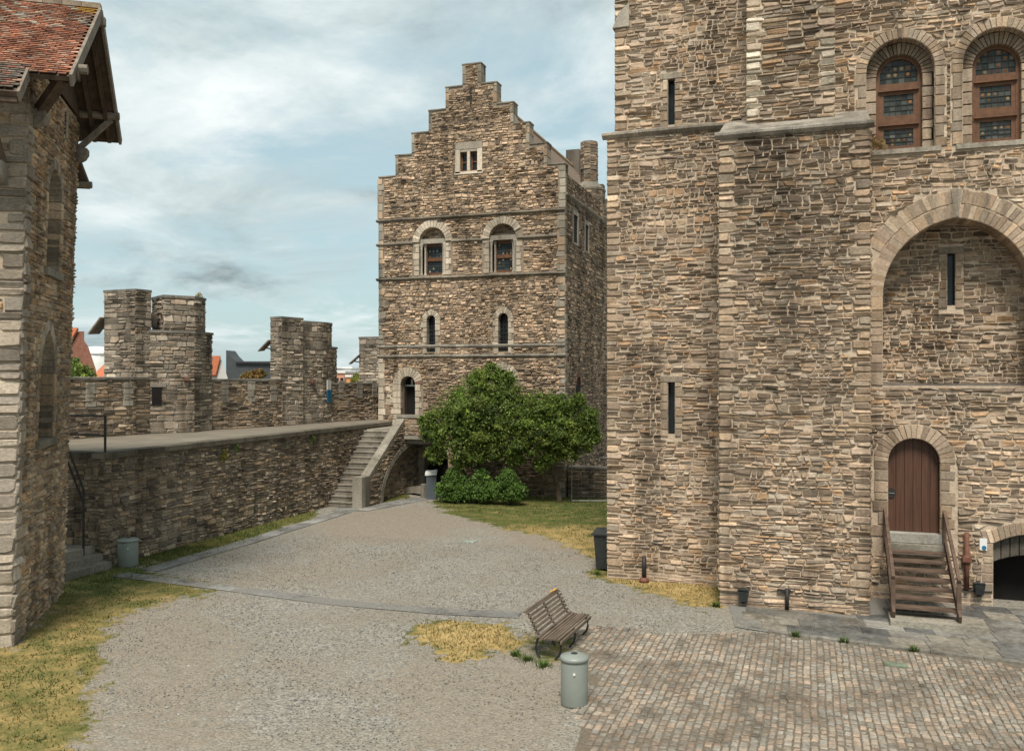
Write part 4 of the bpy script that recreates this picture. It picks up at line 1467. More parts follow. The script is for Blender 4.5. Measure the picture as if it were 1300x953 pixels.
RP = dict(h=(.09, .2), w=(.2, .6), proud=(.012, .045), gap=.014, split=.25, stain=lambda u, v: 1 - .4 * max(0, .6 * noise.noise((u * .8, v * .8, 9)) + .2))
run_wall(MW, wall, [(-25.3, 20.25)] + PIN[1:], 3.25, 5.42, .9, PAL_RAMP, **RP)
run_wall(MW, wall, PB, 3.25, 5.33, .8, PAL_RAMP, **RP)
run_wall(MW, wall, PC, 3.25, 5.12, .8, PAL_RAMP, **RP)
# pale stacks where old crenels were blocked
for a, c_, ts in ((PB[0], PB[1], (.25, .9)), (PB[1], PB[2], (.6,)), (PC[0], PC[1], (.15, .55, .9)), (PIN[1], PIN[2], (.25, .8))):
    a, c_ = Vector((*a, 0)), Vector((*c_, 0))
    d = (c_ - a).normalized()
    fr = Frame(a, d, Vector((d.y, -d.x, 0)))
    for t in ts:
        quoins(wall, fr, (c_ - a).length * t, 1, 4.35, 5.25, [(.36, .33, .275), (.31, .285, .24)], .05, -.05, (.42, .36), (.18, .32), 'dressed_block')
MW.build(wall)


def turret(label, polys, pals, extra=None, loc=(0, 0, 3)):
    """polys: (outline counter-clockwise seen from above, z0, z1, name)"""
    t = thing('wall_turret', label, 'turret', loc, 'turrets on the rampart')
    M_ = Masonry()
    for (P, z0, z1, nm) in polys:
        MB().prism(P, z0, z1 - .02, (.20, .185, .16)).build(nm, STONE, t)
        k = len(P)
        for i in range(k):
            a, c_ = Vector((*P[i], 0)), Vector((*P[(i + 1) % k], 0))
            d = (c_ - a).normalized()
            N_ = Vector((d.y, -d.x, 0))
            if N_.dot(-a) > 0:
                M_.rubble(Frame(a, d, N_), rect(-.02, (c_ - a).length + .02, z0, z1 - .05), h=(.12, .26), w=(.22, .6), pal=pals, proud=(.012, .04), gap=.016, wav=.02, split=.25,
                          stain=lambda u, v: 1 - .35 * max(0, noise.noise((u + z0, v, 3.7))))
        cx, cy = sum(p[0] for p in P) / k, sum(p[1] for p in P) / k
        Q = [(cx + (p[0] - cx) * 1.05, cy + (p[1] - cy) * 1.05) for p in P]
        MB().prism(Q, z1 - .06, z1 + .04, (.22, .205, .175)).build('cap_slab', STONE, t)
    M_.build(t, 300)
    return t


T1 = turret('large rampart turret with two broken merlons beside the gate tower',
            [([(-25.9, 27.2), (-24.34, 27.1), (-24.2, 27.78), (-25.9, 28.4)], 5.4, 8.75, 'merlon'),
             ([(-24.2, 27.72), (-23.2, 29.06), (-23.5, 30.52), (-25.5, 30.9), (-26.0, 28.4)], 3.25, 7.22, 'turret_body'),
             ([(-23.9, 28.14), (-23.22, 29.06), (-23.42, 30.0), (-24.9, 30.2), (-25.2, 29.0)], 7.22, 8.6, 'merlon')], PAL_TURR, loc=(-24.6, 28.8, 3.25))
T2 = turret('middle rampart turret with paired merlons carrying the blue panel',
            [([(-23.12, 34.15), (-22.44, 34.0), (-22.18, 35.3), (-23.3, 35.7)], 3.25, 8.1, 'merlon'),
             ([(-22.4, 35.3), (-21.97, 37.0), (-22.1, 38.2), (-23.6, 38.4), (-23.9, 36.0)], 3.25, 6.85, 'turret_body'),
             ([(-22.38, 35.42), (-21.99, 37.0), (-22.08, 37.7), (-23.3, 37.9), (-23.5, 36.2)], 6.85, 8.0, 'merlon')], PAL_TURR, loc=(-22.8, 36.2, 3.25))
T3 = turret('far rampart turret half hidden behind the stepped gable house',
            [([(-22.7, 41.6), (-21.4, 41.5), (-21.3, 43), (-22.8, 43)], 3.25, 7.5, 'turret_body')], PAL_TURR, loc=(-22, 42.3, 3.25))
FT1 = Frame((-24.2, 27.72, 0), Vector((1, 1.34, 0)).normalized(), Vector((1.34, -1, 0)).normalized())
backing('loophole', FT1, rect(.06, .42, 4.35, 5.05), .055, DARK, T1)
piece('lintel', FT1, rect(.0, .6, 5.05, 5.2), 0, .07, (.3, .27, .23), T1)
piece('putlog_bracket', FT1, rect(1.25, 1.45, 5.28, 5.45), 0, .18, (.22, .13, .10), T1)
piece('putlog_bracket', Frame((-22.4, 35.3, 0), Vector((.43, 1.7, 0)).normalized(), Vector((1.7, -.43, 0)).normalized()), rect(.7, .9, 5.15, 5.32), 0, .2, (.24, .14, .11), T2)
mb = MB().beam((-24.95, 28.25, 7.68), (-24.2, 29.0, 7.68), .06, .58)
mb.build('shutter', WOODG, T1)
# tilted wooden shutters on the outer faces
for T_, p, d, s_ in ((T1, (-25.98, 27.35, 7.75), (-.42, -.10, -.55), .5), (T2, (-23.2, 34.3, 7.1), (-.40, -.1, -.42), .45), (T3, (-22.72, 41.75, 6.6), (-.45, -.15, -.42), .5)):
    a = Vector(p)
    MB().beam(a, a + Vector(d) * 1.15, .9, .05, up=(-.5, -.2, .6)).build('shutter', WOODG, T_)
    MB().beam(a + Vector((.1, .05, -.42)), a + Vector(d) * .8, .06, .06).build('shutter_stay', WOODG, T_)

# ------------------------------------------------------------------ stone stair up to the house door
st = thing('stone_staircase', 'stone stair with solid balustrade climbing to the house door', 'staircase', (-18.7, 35, 0))
NS = 14
for i in range(NS):
    y0 = 32.65 + i * .235
    z1 = .215 * (i + 1)
    m_ = MB()
    m_.box(XR + .03, -18.0, y0, 38.55, z1 - .215 + .002, z1 - .05, tint((.235, .215, .175), .07))
    m_.box(XR + .03, -18.0, y0 - .03, y0 + .30, z1 - .05, z1, tint((.31, .285, .235), .07))
    m_.build('step', STONE, st)
MS = Masonry()
XS = -17.66
prof = [(32.75, -.1), (34.45, -.1)]
ac = [(34.45 + 4.0 * (1 - math.cos(t)), 2.35 * math.sin(t)) for t in [math.pi / 2 * i / 12 for i in range(13)]]
top = [(38.55, 2.75), (36.6, 2.75), (36.6, 3.42), (33.35, 1.16), (32.75, 1.05)]
outl = [(32.75, -.1)] + ac + top
FS = side(XS)
core('balustrade_face', FS, outl, [], MORTAR_D, st, -.01)
core('balustrade_back', side(-17.97), [(32.75, -.1), (38.55, -.1), (38.55, 2.6), (36.6, 3.42), (33.35, 1.16), (32.75, 1.05)], [], MORTAR_D, st)
off = [(34.45 + 4.0 * (1 - math.cos(t)) - .26 * math.cos(t), 2.35 * math.sin(t) + .26 * math.sin(t)) for t in [math.pi / 2 * i / 12 for i in range(13)]]
MS.rubble(FS, [(33.15, -.05)] + off + [(38.5, 2.72), (36.6, 2.72), (36.6, 3.36), (33.35, 1.10), (33.15, 1.06)], h=(.09, .19), w=(.16, .45), pal=PAL_RAMP, proud=(.01, .04))
for i in range(12):
    piece('arch_stone', FS, [ac[i], ac[i + 1], off[i + 1], off[i]], -.34, .04, tint((.32, .29, .235), .1), st)
CS = (.30, .275, .225)
MB().prism([(-18.06, 32.5), (-17.62, 32.5), (-17.62, 33.2), (-18.06, 33.2)], -.05, 1.28, CS).build('newel_block', STONE, st)
for i in range(5):
    t0, t1 = i / 5, (i + 1) / 5
    a = Vector((-17.84, 33.2 + (36.7 - 33.2) * t0 + .004, 1.2 + (3.52 - 1.2) * t0))
    c_ = Vector((-17.84, 33.2 + (36.7 - 33.2) * t1 - .004, 1.2 + (3.52 - 1.2) * t1))
    MB().beam(a, c_, .40, .15, tint(CS, .06)).build('coping_stone', STONE, st)
# landing with its parapet on a corbel
MB().box(-19.3, -17.9, 35.92, 38.58, 2.72, 3.06, (.28, .255, .21)).build('landing', STONE, st)
MB().box(-17.9, -16.5, 36.62, 38.58, 2.76, 3.06, (.28, .255, .21)).build('landing', STONE, st)
MB().box(-17.64, -16.42, 36.52, 38.58, 2.60, 2.75, (.32, .295, .24)).build('corbel_course', STONE, st)
MB().prism([(-17.6, 36.72), (-16.5, 36.72), (-16.6, 38.58), (-17.6, 38.58)], 2.38, 2.6, (.26, .24, .195)).build('corbel_course', STONE, st)
MB().box(-18.0, -16.47, 36.6, 36.9, 3.06, 3.6, (.19, .17, .14)).build('landing_parapet', MORTAR_D, st)
MS.rubble(front(36.6), rect(-17.66, -16.47, 2.78, 3.56), h=(.08, .16), w=(.14, .36), pal=PAL_RAMP, proud=(.01, .03))
MB().box(-16.7, -16.45, 36.9, 38.58, 3.06, 3.6, (.25, .23, .19)).build('landing_parapet', STONE, st)
MB().box(-18.04, -16.4, 36.54, 36.96, 3.57, 3.70, CS).build('coping_stone', STONE, st)
MB().beam((-18.0, 37.55, .12), (-16.9, 36.9, .32), .3, .3, (.30, .27, .215)).build('kerb_block', STONE, st)
MS.rubble(side(-17.97), [(34.3, -.05), (38.5, -.05), (38.5, 2.5), (36.5, 2.5), (34.3, .8)], h=(.1, .2), w=(.18, .5), pal=PAL_RAMP, proud=(.01, .03))
MS.build(st)

gw_ = thing('garden_wall', 'low dark rubble wall behind the wire fence beside the house', 'wall', (-7.5, 38.9, 0))
MGW = Masonry()
run_wall(MGW, gw_, [(-10.5, 38.75), (-3.5, 39.3)], 0, 1.35, .5, [tuple(x * .7 for x in c_) for c_ in PAL_RAMP], h=(.1, .2), w=(.2, .5), proud=(.01, .04))
MGW.build(gw_)

# small steps and iron rail by the gate tower
es = thing('entrance_steps', 'two worn stone steps in the gap beside the rampart end', 'steps', (-19.8, 19.6, 0))
for i in range(3):
    x1 = -18.95 - i * .30
    MB().box(x1 - (.42 if i < 2 else 4), x1 + .02, 18.5, 20.15, .2 * i - .02, .2 * (i + 1), tint((.26, .235, .195), .07)).build('step', STONE, es)
rl = thing('iron_railing', 'black iron handrail above the steps between gate tower and rampart', 'railing', (-19.6, 19.7, 0))
P0, P1 = (-19.55, 19.75, .15), (-19.55, 19.75, 2.28)
MB().tube([P0, P1], .034, 6).build('post', IRON, rl)
for dz in (0, -.42):
    MB().tube([(P1[0], P1[1], P1[2] + dz), (-20.35, 19.55, P1[2] + dz + 2.1)], .03, 6).build('handrail', IRON, rl)
MB().tube([(-19.34, 20.34, 2.55), (-19.34, 20.34, 4.33)], .036, 6).build('post', IRON, rl)
MB().tube([(-22.0, 20.34, 3.2), (-22.0, 20.34, 4.33)], .025, 6).build('post', IRON, rl)
for z in (4.33, 3.77):
    MB().tube([(-19.34, 20.34, z), (-22.4, 20.34, z)], .03, 6).build('handrail', IRON, rl)

# ------------------------------------------------------------------ gate tower at the picture's left
gt = thing('gate_tower', 'rubble stone gate tower with a jettied red tiled roof and timber braces', 'tower', (-18, 13, 0))
C0 = Vector((-15.44, 13.71, 0))
SD = Vector((-.562, .827, 0)).normalized()           # along the courtyard side, away from the camera
GO = Vector((SD.y, -SD.x, 0))                        # outwards from that side
LEAN = Vector((.033 * CY_, .033 * SY_, 1))
SL = 4.72
FGS = Frame(C0, SD, GO, LEAN)
FGF = Frame(C0, -GO, -SD, LEAN)                      # the face towards the camera; u runs left
n1, n2 = arch(2.42, .62, 7.9, 9.6), arch(2.25, .68, 4.05, 5.55, 'point', 1.05)
core('side_wall', FGS, rect(0, SL, -.3, 12.0), [n1, n2], MORTAR, gt)
core('front_wall', FGF, rect(0, 7, -.3, 12.0), [], MORTAR, gt)
MB().prism([tuple((C0 + SD * .9 - GO * .6)[:2]), tuple((C0 + SD * SL - GO * .6)[:2]), tuple((C0 + SD * SL - GO * 7)[:2]), tuple((C0 + SD * .9 - GO * 7)[:2])], -.3, 11.6).build('tower_mass', MORTAR, gt)
MG = Masonry()
t1, t2 = arch(2.42, .86, 7.8, 9.6), arch(2.25, .94, 3.95, 5.55, 'point', 1.31)
GP = dict(h=(.06, .15), w=(.14, .44), pal=PAL_GATE, proud=(.015, .05), gap=.014)
PG = [(.38, .32, .25), (.32, .27, .215), (.42, .36, .285), (.27, .23, .185), (.35, .305, .25)]
qa = quoin_stones(MG, FGS, -.03, 1, -.05, 11.3, PG, (.25, .55), (.12, .34), (.03, .06))
qb = quoin_stones(MG, FGF, -.03, 1, -.05, 11.3, PG, (.35, .8), (.14, .36), (.03, .065))
MG.rubble(FGS, rect(-.03, SL, -.05, 11.9), qa + [t1, t2, rect(3.05, 3.42, 11.2, 11.85)], **GP)
MG.rubble(FGF, rect(-.03, 3.2, -.05, 11.9), qb, h=(.16, .34), w=(.3, .8), pal=PAL_GATE, proud=(.02, .06), gap=.02)
FG2 = Frame(C0 - GO * .5, SD, GO, LEAN)
for nn_, nm in ((n1, 'blocked_window'), (n2, 'blocked_window')):
    backing(nm, FG2, nn_, -.01, MORTAR, gt)
    MG.rubble(FG2, nn_, h=(.1, .2), w=(.2, .5), pal=PAL_GATE, proud=(.01, .03))
    reveal('window_reveal', FGS, nn_, 0, -.52, STONE, gt, (.2, .17, .13))
MG.build(gt)
PG = [(.38, .33, .25), (.32, .275, .215), (.42, .365, .285), (.28, .24, .19)]
voussoirs(gt, FGS, 2.42, 9.6, .62, .84, 0, 180, 15, .035, -.5, PG)
for sgn in (1, -1):
    cu = 2.25 - sgn * (1.05 - .68)
    h_ = math.degrees(math.atan2(math.sqrt(1.05 ** 2 - .37 ** 2), .37))
    voussoirs(gt, FGS, cu, 5.55, 1.05, 1.29, 0 if sgn > 0 else 180, h_ if sgn > 0 else 180 - h_, 8, .035, -.5, PG)
for c_, w_, a, b_ in ((2.42, .62, 7.9, 9.6), (2.25, .68, 4.05, 5.55)):
    for s_ in (-1, 1):
        quoins(gt, FGS, c_ + s_ * w_, s_, a, b_, PAL_GATE, .03, -.5, (.24, .2), (.12, .26), 'jamb_block')
    piece('window_sill', FGS, rect(c_ - w_ - .15, c_ + w_ + .15, a - .16, a), -.3, .1, (.27, .245, .20), gt)
backing('side_slit', FGS, rect(3.12, 3.26, 11.25, 11.8), .012, DARK, gt)
piece('jamb_block', FGS, rect(3.27, 3.42, 11.2, 11.85), -.05, .04, (.36, .33, .27), gt)
# roof frame: a = along SD from C0, w = outwards along GO, height z
TOP = C0 + Vector((.033 * CY_, .033 * SY_, 0)) * 11.4


def gp(a, w_, z):
    return TOP + SD * a + GO * w_ + Vector((0, 0, z))


RA, RZ, EZ, WOUT = 2.36, 13.98, 11.4, .92
sn = (RZ - EZ) / (RA + .8)
nrm = (Vector((0, 0, 1)) * (RA + .8) - SD * (RZ - EZ)).normalized()      # normal of the near slope
dn = (-SD * (RA + .8) + Vector((0, 0, -1)) * (RZ - EZ)).normalized()      # down the near slope
LEN = math.hypot(RA + .8, RZ - EZ)
V = [gp(-.8, WOUT, EZ), gp(RA, WOUT, RZ), gp(RA, -8, RZ), gp(-.8, -8, EZ)]
V2 = [p - nrm * .10 for p in V]
roof = mesh('roof', V + V2, [(0, 1, 2, 3), (7, 6, 5, 4), (0, 4, 5, 1), (1, 5, 6, 2), (2, 6, 7, 3), (3, 7, 4, 0)], WOODD, gt)
V = [gp(2 * RA + .42, WOUT, EZ + .31), gp(RA, WOUT, RZ), gp(RA, -8, RZ), gp(2 * RA + .42, -8, EZ + .31)]
V2 = [p - Vector((0, 0, .12)) for p in V]
mesh('far_slope', V + V2, [(0, 3, 2, 1), (4, 5, 6, 7), (0, 1, 5, 4), (1, 2, 6, 5), (2, 3, 7, 6), (3, 0, 4, 7)], WOODD, roof)
# skirt: the eave runs lower left of the corner
V = [gp(-.8, .15, EZ - .01), gp(-.8, -8, EZ - .01), gp(-1.5, -8, EZ - .01 - .7 * sn), gp(-1.5, .15, EZ - .01 - .7 * sn)]
V2 = [p - nrm * .10 for p in V]
mesh('skirt_roof', V + V2, [(0, 1, 2, 3), (7, 6, 5, 4), (0, 4, 5, 1), (1, 5, 6, 2), (2, 6, 7, 3), (3, 7, 4, 0)], WOODD, roof)
PAL_TILE = [(.33, .135, .08), (.29, .125, .078), (.25, .112, .075), (.37, .17, .105), (.20, .10, .07), (.32, .20, .145), (.38, .23, .16), (.34, .145, .085)]
tiles = []
TW, TG = .165, .105


def tile_verts(q, w_, length=.17):
    """q: distance down the slope of the tile's tail; w_: its middle along the ridge"""
    base = gp(RA, w_ + random.gauss(0, .006), RZ)
    wd = TW * .93 / 2
    lift = .038 + random.uniform(0, .008)
    tl = random.gauss(0, .003)
    V = []
    for k, (d, n0) in enumerate(((q, lift), (q - length, .008))):
        for s_ in (-1, 1):
            p = base + dn * (d + s_ * tl) + GO * s_ * wd
            V += [p + nrm * n0, p + nrm * (n0 + .018)]
    return V


TF = [(0, 2, 6, 4), (1, 5, 7, 3), (0, 1, 3, 2), (4, 6, 7, 5), (0, 4, 5, 1), (2, 3, 7, 6)]
rows_ = int((LEN + .93) / TG)
for r in range(1, rows_ + 1):
    q = r * TG
    wmax = WOUT if q < LEN + .03 else .15
    k = 0
    w_ = wmax - TW / 2 - (TW / 2 if r % 2 else 0)
    while w_ > -4.2:
        c_ = random.choice(PAL_TILE)
        if q < 1.5 and random.random() < .28:
            c_ = random.choice([(.40, .36, .29), (.34, .27, .20)])
        if q > LEN - .2 and w_ < .15 and random.random() < .5:
            c_ = (.16, .13, .105)
        if q < .5 and w_ > .45:
            c_ = (.42, .24, .055)
        tiles.append((in_view(gp(RA, w_, RZ) + dn * q), q, w_, tint(c_, .2)))
        w_ -= TW
random.shuffle(tiles)
tiles.sort(key=lambda t: -(t[1] if t[0] else -9))
for t in tiles[:300]:
    mesh('tile', tile_verts(t[1], t[2]), TF, TILE, roof, t[3])
mb = MB()
for t in tiles[300:]:
    mb.add(tile_verts(t[1], t[2]), TF, t[3])
mb.build('tiles', TILE, roof, kind='stuff')
mb = MB()
q = 0
while q < 9:
    mb.beam(gp(RA, WOUT + .03 - q - .004, RZ + .05), gp(RA, WOUT + .03 - q - .40, RZ + .05), .24, .12, tint((.33, .27, .20), .15))
    q += .405
mb.build('ridge_tiles', TILE, roof, kind='stuff')
# timber: barge boards, soffit boards, tie beam, braces, corbels
MB().beam(gp(RA, WOUT + .02, RZ - .06), gp(-.84, WOUT + .02, EZ - .09), .06, .24, up=nrm).build('barge_board', WOODG, gt)
MB().beam(gp(RA, WOUT + .02, RZ - .06), gp(2 * RA + .46, WOUT + .02, EZ + .22), .06, .2, up=(0, 0, 1)).build('barge_board', WOODG, gt)
# boarded gable over the wall
gb = MB()
for i in range(22):
    a0, a1 = .1 + (2 * RA - .3) * i / 22, .1 + (2 * RA - .3) * (i + 1) / 22 - .01
    zt = lambda a: RZ - .14 - abs(a - RA) * sn
    P = [gp(a0, .07, 12.0), gp(a1, .07, 12.0), gp(a1, .07, zt(a1)), gp(a0, .07, zt(a0))]
    Q = [p + GO * .03 for p in P]
    mesh('gable_board', P + Q, [(0, 3, 2, 1), (4, 5, 6, 7), (0, 1, 5, 4), (1, 2, 6, 5), (2, 3, 7, 6), (3, 0, 4, 7)], WOODD, gt)
for w_ in (.0, .35, .7):
    MB().beam(gp(-.6, w_, EZ + .02), gp(RA, w_, RZ - .2), .09, .12, up=nrm).build('rafter', WOODD, gt)
    MB().beam(gp(2 * RA + .3, w_, EZ + .18), gp(RA, w_, RZ - .25), .09, .12).build('rafter', WOODD, gt)
MB().beam(gp(RA, -.2, RZ - .28), gp(RA, WOUT + .12, RZ - .28), .16, .18).build('ridge_beam', WOODG, gt)
MB().beam(gp(-.45, -2, EZ + .12), gp(-.45, WOUT + .1, EZ + .12), .16, .16).build('wall_plate', WOODD, gt)
MB().tube([gp(-.3, .0, EZ + .32), gp(-.3, WOUT + .22, EZ + .32)], .10, 8).build('purlin', WOODG, gt)
MB().tube([gp(4.45, .0, 12.1), gp(4.45, WOUT + .1, 12.1)], .10, 8).build('purlin', WOODG, gt)
MB().beam(gp(4.5, WOUT - .1, 12.02), gp(4.58, .05, 11.25), .12, .12).build('brace', WOODG, gt)
MB().beam(gp(-.5, .72, EZ + .05), gp(.35, .12, 11.0), .2, .2).build('brace', WOODD, gt)
MB().beam(gp(-.75, -.7, 11.0), gp(-.3, -.45, 9.75), .17, .17).build('brace', WOODD, gt)
MB().beam(gp(-1.35, .12, 10.72), gp(-1.35, -5, 10.72), .14, .14).build('eave_beam', WOODD, gt)
MB().beam(gp(-1.45, .16, EZ - .65), gp(-.75, .16, EZ + .02), .05, .2, up=nrm).build('barge_board', WOODG, gt)


def corbel(a, w_, z, s_, out, nm='corbel'):
    """stone bracket: rounded underside, growing out along 'out'"""
    o_ = TOP * 1.0 + Vector((0, 0, 0))
    sdv = out.cross(Vector((0, 0, 1))).normalized()
    base = gp(a, w_, z)
    pr = [(0, 0), (.42, 0), (.42, -.14), (.34, -.28), (.18, -.38), (0, -.42)]
    V = [base + out * (p * s_) + Vector((0, 0, q * s_)) + sdv * k * .17 for k in (-1, 1) for p, q in pr]
    mesh(nm, V, [(0, 1, 2, 3, 4, 5), (11, 10, 9, 8, 7, 6)] + [(i, 6 + i, 6 + (i + 1) % 6, (i + 1) % 6) for i in range(6)], STONE, gt, tint((.27, .245, .205), .1))


corbel(.38, -.12, 11.0, .9, GO)
corbel(SL - .1, -.12, 11.25, .9, GO)
corbel(-.05, -.55, 9.75, 1.0, -SD)
# the lower jetty on the far side
V = [gp(SL - .1, .0, 11.25), gp(SL + .5, .2, 10.5), gp(SL + .5, -2.5, 10.5), gp(SL - .1, -2.5, 11.25)]
mesh('rear_skirt', V + [p - Vector((0, 0, .14)) for p in V], [(0, 1, 2, 3), (7, 6, 5, 4), (0, 4, 5, 1), (1, 5, 6, 2), (2, 6, 7, 3), (3, 7, 4, 0)], WOODD, gt)
MB().tube([gp(SL + .4, -1, 10.45), gp(SL + .4, .26, 10.45)], .09, 8).build('purlin', WOODG, gt)

# ------------------------------------------------------------------ wooden stair at the keep door
ws = thing('wooden_staircase', 'brown wooden open stair with handrails at the keep door', 'staircase', (2.35, 22.3, 0))
MB().box(1.62, 3.55, 20.95, 21.7, -.02, .15, (.30, .275, .225)).build('plinth_slab', STONE, ws)
NT = 7
for i in range(NT):
    z = .32 + i * .155
    y = 21.35 + i * .27
    MB().box(1.74, 2.98, y - .02, y + .27, z, z + .045).build('tread', WOODS, ws)
for x in (1.70, 3.02):
    MB().beam((x, 21.12, .22), (x, 23.4, 1.48), .06, .20).build('stringer', WOODS, ws)
    MB().box(x - .045, x + .045, 21.25, 21.34, .13, 1.02).build('post', WOODS, ws)
    MB().beam((x, 21.22, 1.03), (x, 23.55, 2.22), .07, .08).build('handrail', WOODS, ws)
    MB().box(x - .04, x + .04, 23.48, 23.56, 1.3, 2.2).build('post', WOODS, ws)

# ------------------------------------------------------------------ bench
bench = thing('park_bench', 'weathered slatted park bench with curved black iron legs on the gravel', 'bench', (-4.9, 17.3, 0))
BO = Vector((-4.72, 16.40, 0))
BA = Vector((.10, 1.80, 0)).normalized()
BF = Vector((BA.y, -BA.x, 0))                      # the way it faces
BL = 1.86


def bp_(a, f, z):
    return BO + BA * a + BF * f + Vector((0, 0, z))


backp = [(-.36, .50), (-.40, .575), (-.435, .65), (-.47, .725), (-.51, .80), (-.56, .865)]
seatp = [(-.30, .435), (-.235, .415), (-.17, .405), (-.105, .405), (-.04, .41), (.025, .415), (.09, .41)]


def slat(name, f, z, w_, h_, up):
    o = MB().beam(bp_(-.06, f, z), bp_(BL + .06, f, z), w_, h_, up=up).build(name, WOODB, bench)
    return o


for f, z in backp:
    slat('back_slat', f, z, .026, .052, BF * -.42 + Vector((0, 0, .9)))
slat('back_slat', -.60, .885, .05, .03, (0, 0, 1))
for f, z in seatp:
    slat('seat_slat', f, z, .05, .028, (0, 0, 1))
slat('seat_slat', .15, .365, .028, .06, (0, 0, 1))
for a in (.05, BL / 2, BL - .05):
    leg = MB()
    P = [(-.58, .87), (-.50, .74), (-.42, .58), (-.36, .47), (-.28, .41), (-.1, .385), (.08, .39), (.14, .34)]
    leg.tube([bp_(a, f, z) for f, z in P], .02, 6)
    leg.build('seat_bracket', IRON, bench)
    for Q in ([(-.33, .42), (-.385, .30), (-.40, .2), (-.375, .1), (-.31, 0)], [(.07, .385), (.115, .30), (.12, .2), (.09, .1), (.0, 0)]):
        MB().tube([bp_(a, f, z) for f, z in Q], .024, 6).build('leg', IRON, bench)
lf = thing('yellow_leaf', 'small yellow leaf lying on the top slat of the bench', 'leaf', bp_(BL - .2, -.6, .9))
for k, (a, f, s_) in enumerate(((BL - .12, -.60, .085), (BL - .30, -.61, .06))):
    V = [bp_(a + s_ * x, f + s_ * .7 * y, .905 + zz_) for x, y, zz_ in ((-1, 0, .01), (-.3, .6, .03), (.5, .5, .05), (1, 0, .02), (.4, -.6, .03), (-.4, -.5, .0))]
    if k == 0:
        mesh('leaf_blade', V + [p - Vector((0, 0, .006)) for p in V], [(0, 1, 2, 3, 4, 5), (11, 10, 9, 8, 7, 6)] + [(i, (i + 1) % 6, 6 + (i + 1) % 6, 6 + i) for i in range(6)], YELLOW, lf)
    else:
        lf2 = mesh('yellow_leaf', V + [p - Vector((0, 0, .006)) for p in V], [(0, 1, 2, 3, 4, 5), (11, 10, 9, 8, 7, 6)] + [(i, (i + 1) % 6, 6 + (i + 1) % 6, 6 + i) for i in range(6)], YELLOW)
        tag(lf2, 'smaller yellow scrap midway along the bench top slat', 'leaf')


# ------------------------------------------------------------------ bins
def litter_bin(label, x, y, r, h_):
    t = thing('litter_bin', label, 'bin', (x, y, 0), 'litter bins')
    MB().lathe(x, y, [(r * .97, 0), (r, .02), (r, h_ * .86), (r * .985, h_ * .88)], 32).build('body', BINM, t, True)
    MB().lathe(x, y, [(r * 1.06, h_ * .875), (r * 1.07, h_ * .93), (r * 1.0, h_ * .965), (r * .45, h_ * 1.0), (r * .30, h_ * 1.005)], 32).build('lid', BINM, t, True)
    MB().lathe(x, y, [(r * .26, h_ * 1.004), (r * .24, h_ * 1.012), (r * .02, h_ * 1.012)], 20).build('lid_opening', PLASTIC, t)
    d = Vector((-x, -y, 0)).normalized()
    p = Vector((x, y, h_ * .66)) + Vector((d.x * CY_ - d.y * SY_ * 0, d.y, 0)).normalized() * r
    MB().lathe(p.x, p.y, [(.022, h_ * .65), (.022, h_ * .69)], 10).build('lock_stud', SIGNW, t)
    return t


litter_bin('grey green litter bin in front of the bench', -3.78, 14.35, .228, .84)
litter_bin('weathered grey litter bin against the rampart wall', -18.78, 20.62, .285, .80)
wb = thing('wheeled_bin', 'dark wheeled bin poking out behind the corner of the keep', 'bin', (-5.55, 24.6, 0))
m_ = MB()
A = [(-5.78, 24.35), (-5.22, 24.35), (-5.22, 24.85), (-5.78, 24.85)]
B_ = [(-5.84, 24.30), (-5.16, 24.30), (-5.16, 24.92), (-5.84, 24.92)]
m_.add([(p[0], p[1], .06) for p in A] + [(p[0], p[1], 1.0) for p in B_], [(3, 2, 1, 0), (4, 5, 6, 7)] + [(i, (i + 1) % 4, 4 + (i + 1) % 4, 4 + i) for i in range(4)])
m_.build('body', PLASTIC, wb)
MB().prism([(-5.90, 24.26), (-5.12, 24.26), (-5.12, 24.96), (-5.90, 24.96)], 1.0, lambda p: 1.04 + .08 * (p[1] > 24.6)).build('lid', PLASTIC, wb)
for x in (-5.86, -5.2):
    MB().tube([(x - .03, 24.86, .11), (x + .03, 24.86, .11)], .11, 14).build('wheel', PLASTIC, wb)


def floodlight(label, x, y, z):
    t = thing('floodlight', label, 'floodlight', (x, y, z - .2), 'floodlights at the foot of the keep')
    V = [(x + a, y + b_, z + c_) for a, b_, c_ in ((-.11, -.23, .11), (.11, -.23, .11), (.13, -.02, .14), (-.13, -.02, .14), (-.08, -.15, -.13), (.08, -.15, -.13), (.09, -.02, -.14), (-.09, -.02, -.14))]
    mesh('housing', V, [(0, 1, 2, 3), (7, 6, 5, 4), (0, 4, 5, 1), (1, 5, 6, 2), (2, 6, 7, 3), (3, 7, 4, 0)], LAMPM, t)
    MB().beam((x - .115, y - .125, z + .135), (x + .115, y - .125, z + .135), .2, .015, up=(0, .12, 1)).build('lens', GLASS, t)
    MB().box(x - .04, x + .04, y - .06, y + .05, z - .2, z - .08).build('bracket', IRON, t)


floodlight('dark wedge floodlight on the foot of the keep buttress', -1.55, YB - .02, .28)
floodlight('dark wedge floodlight beside the cellar opening', 3.77, YM - .02, .42)

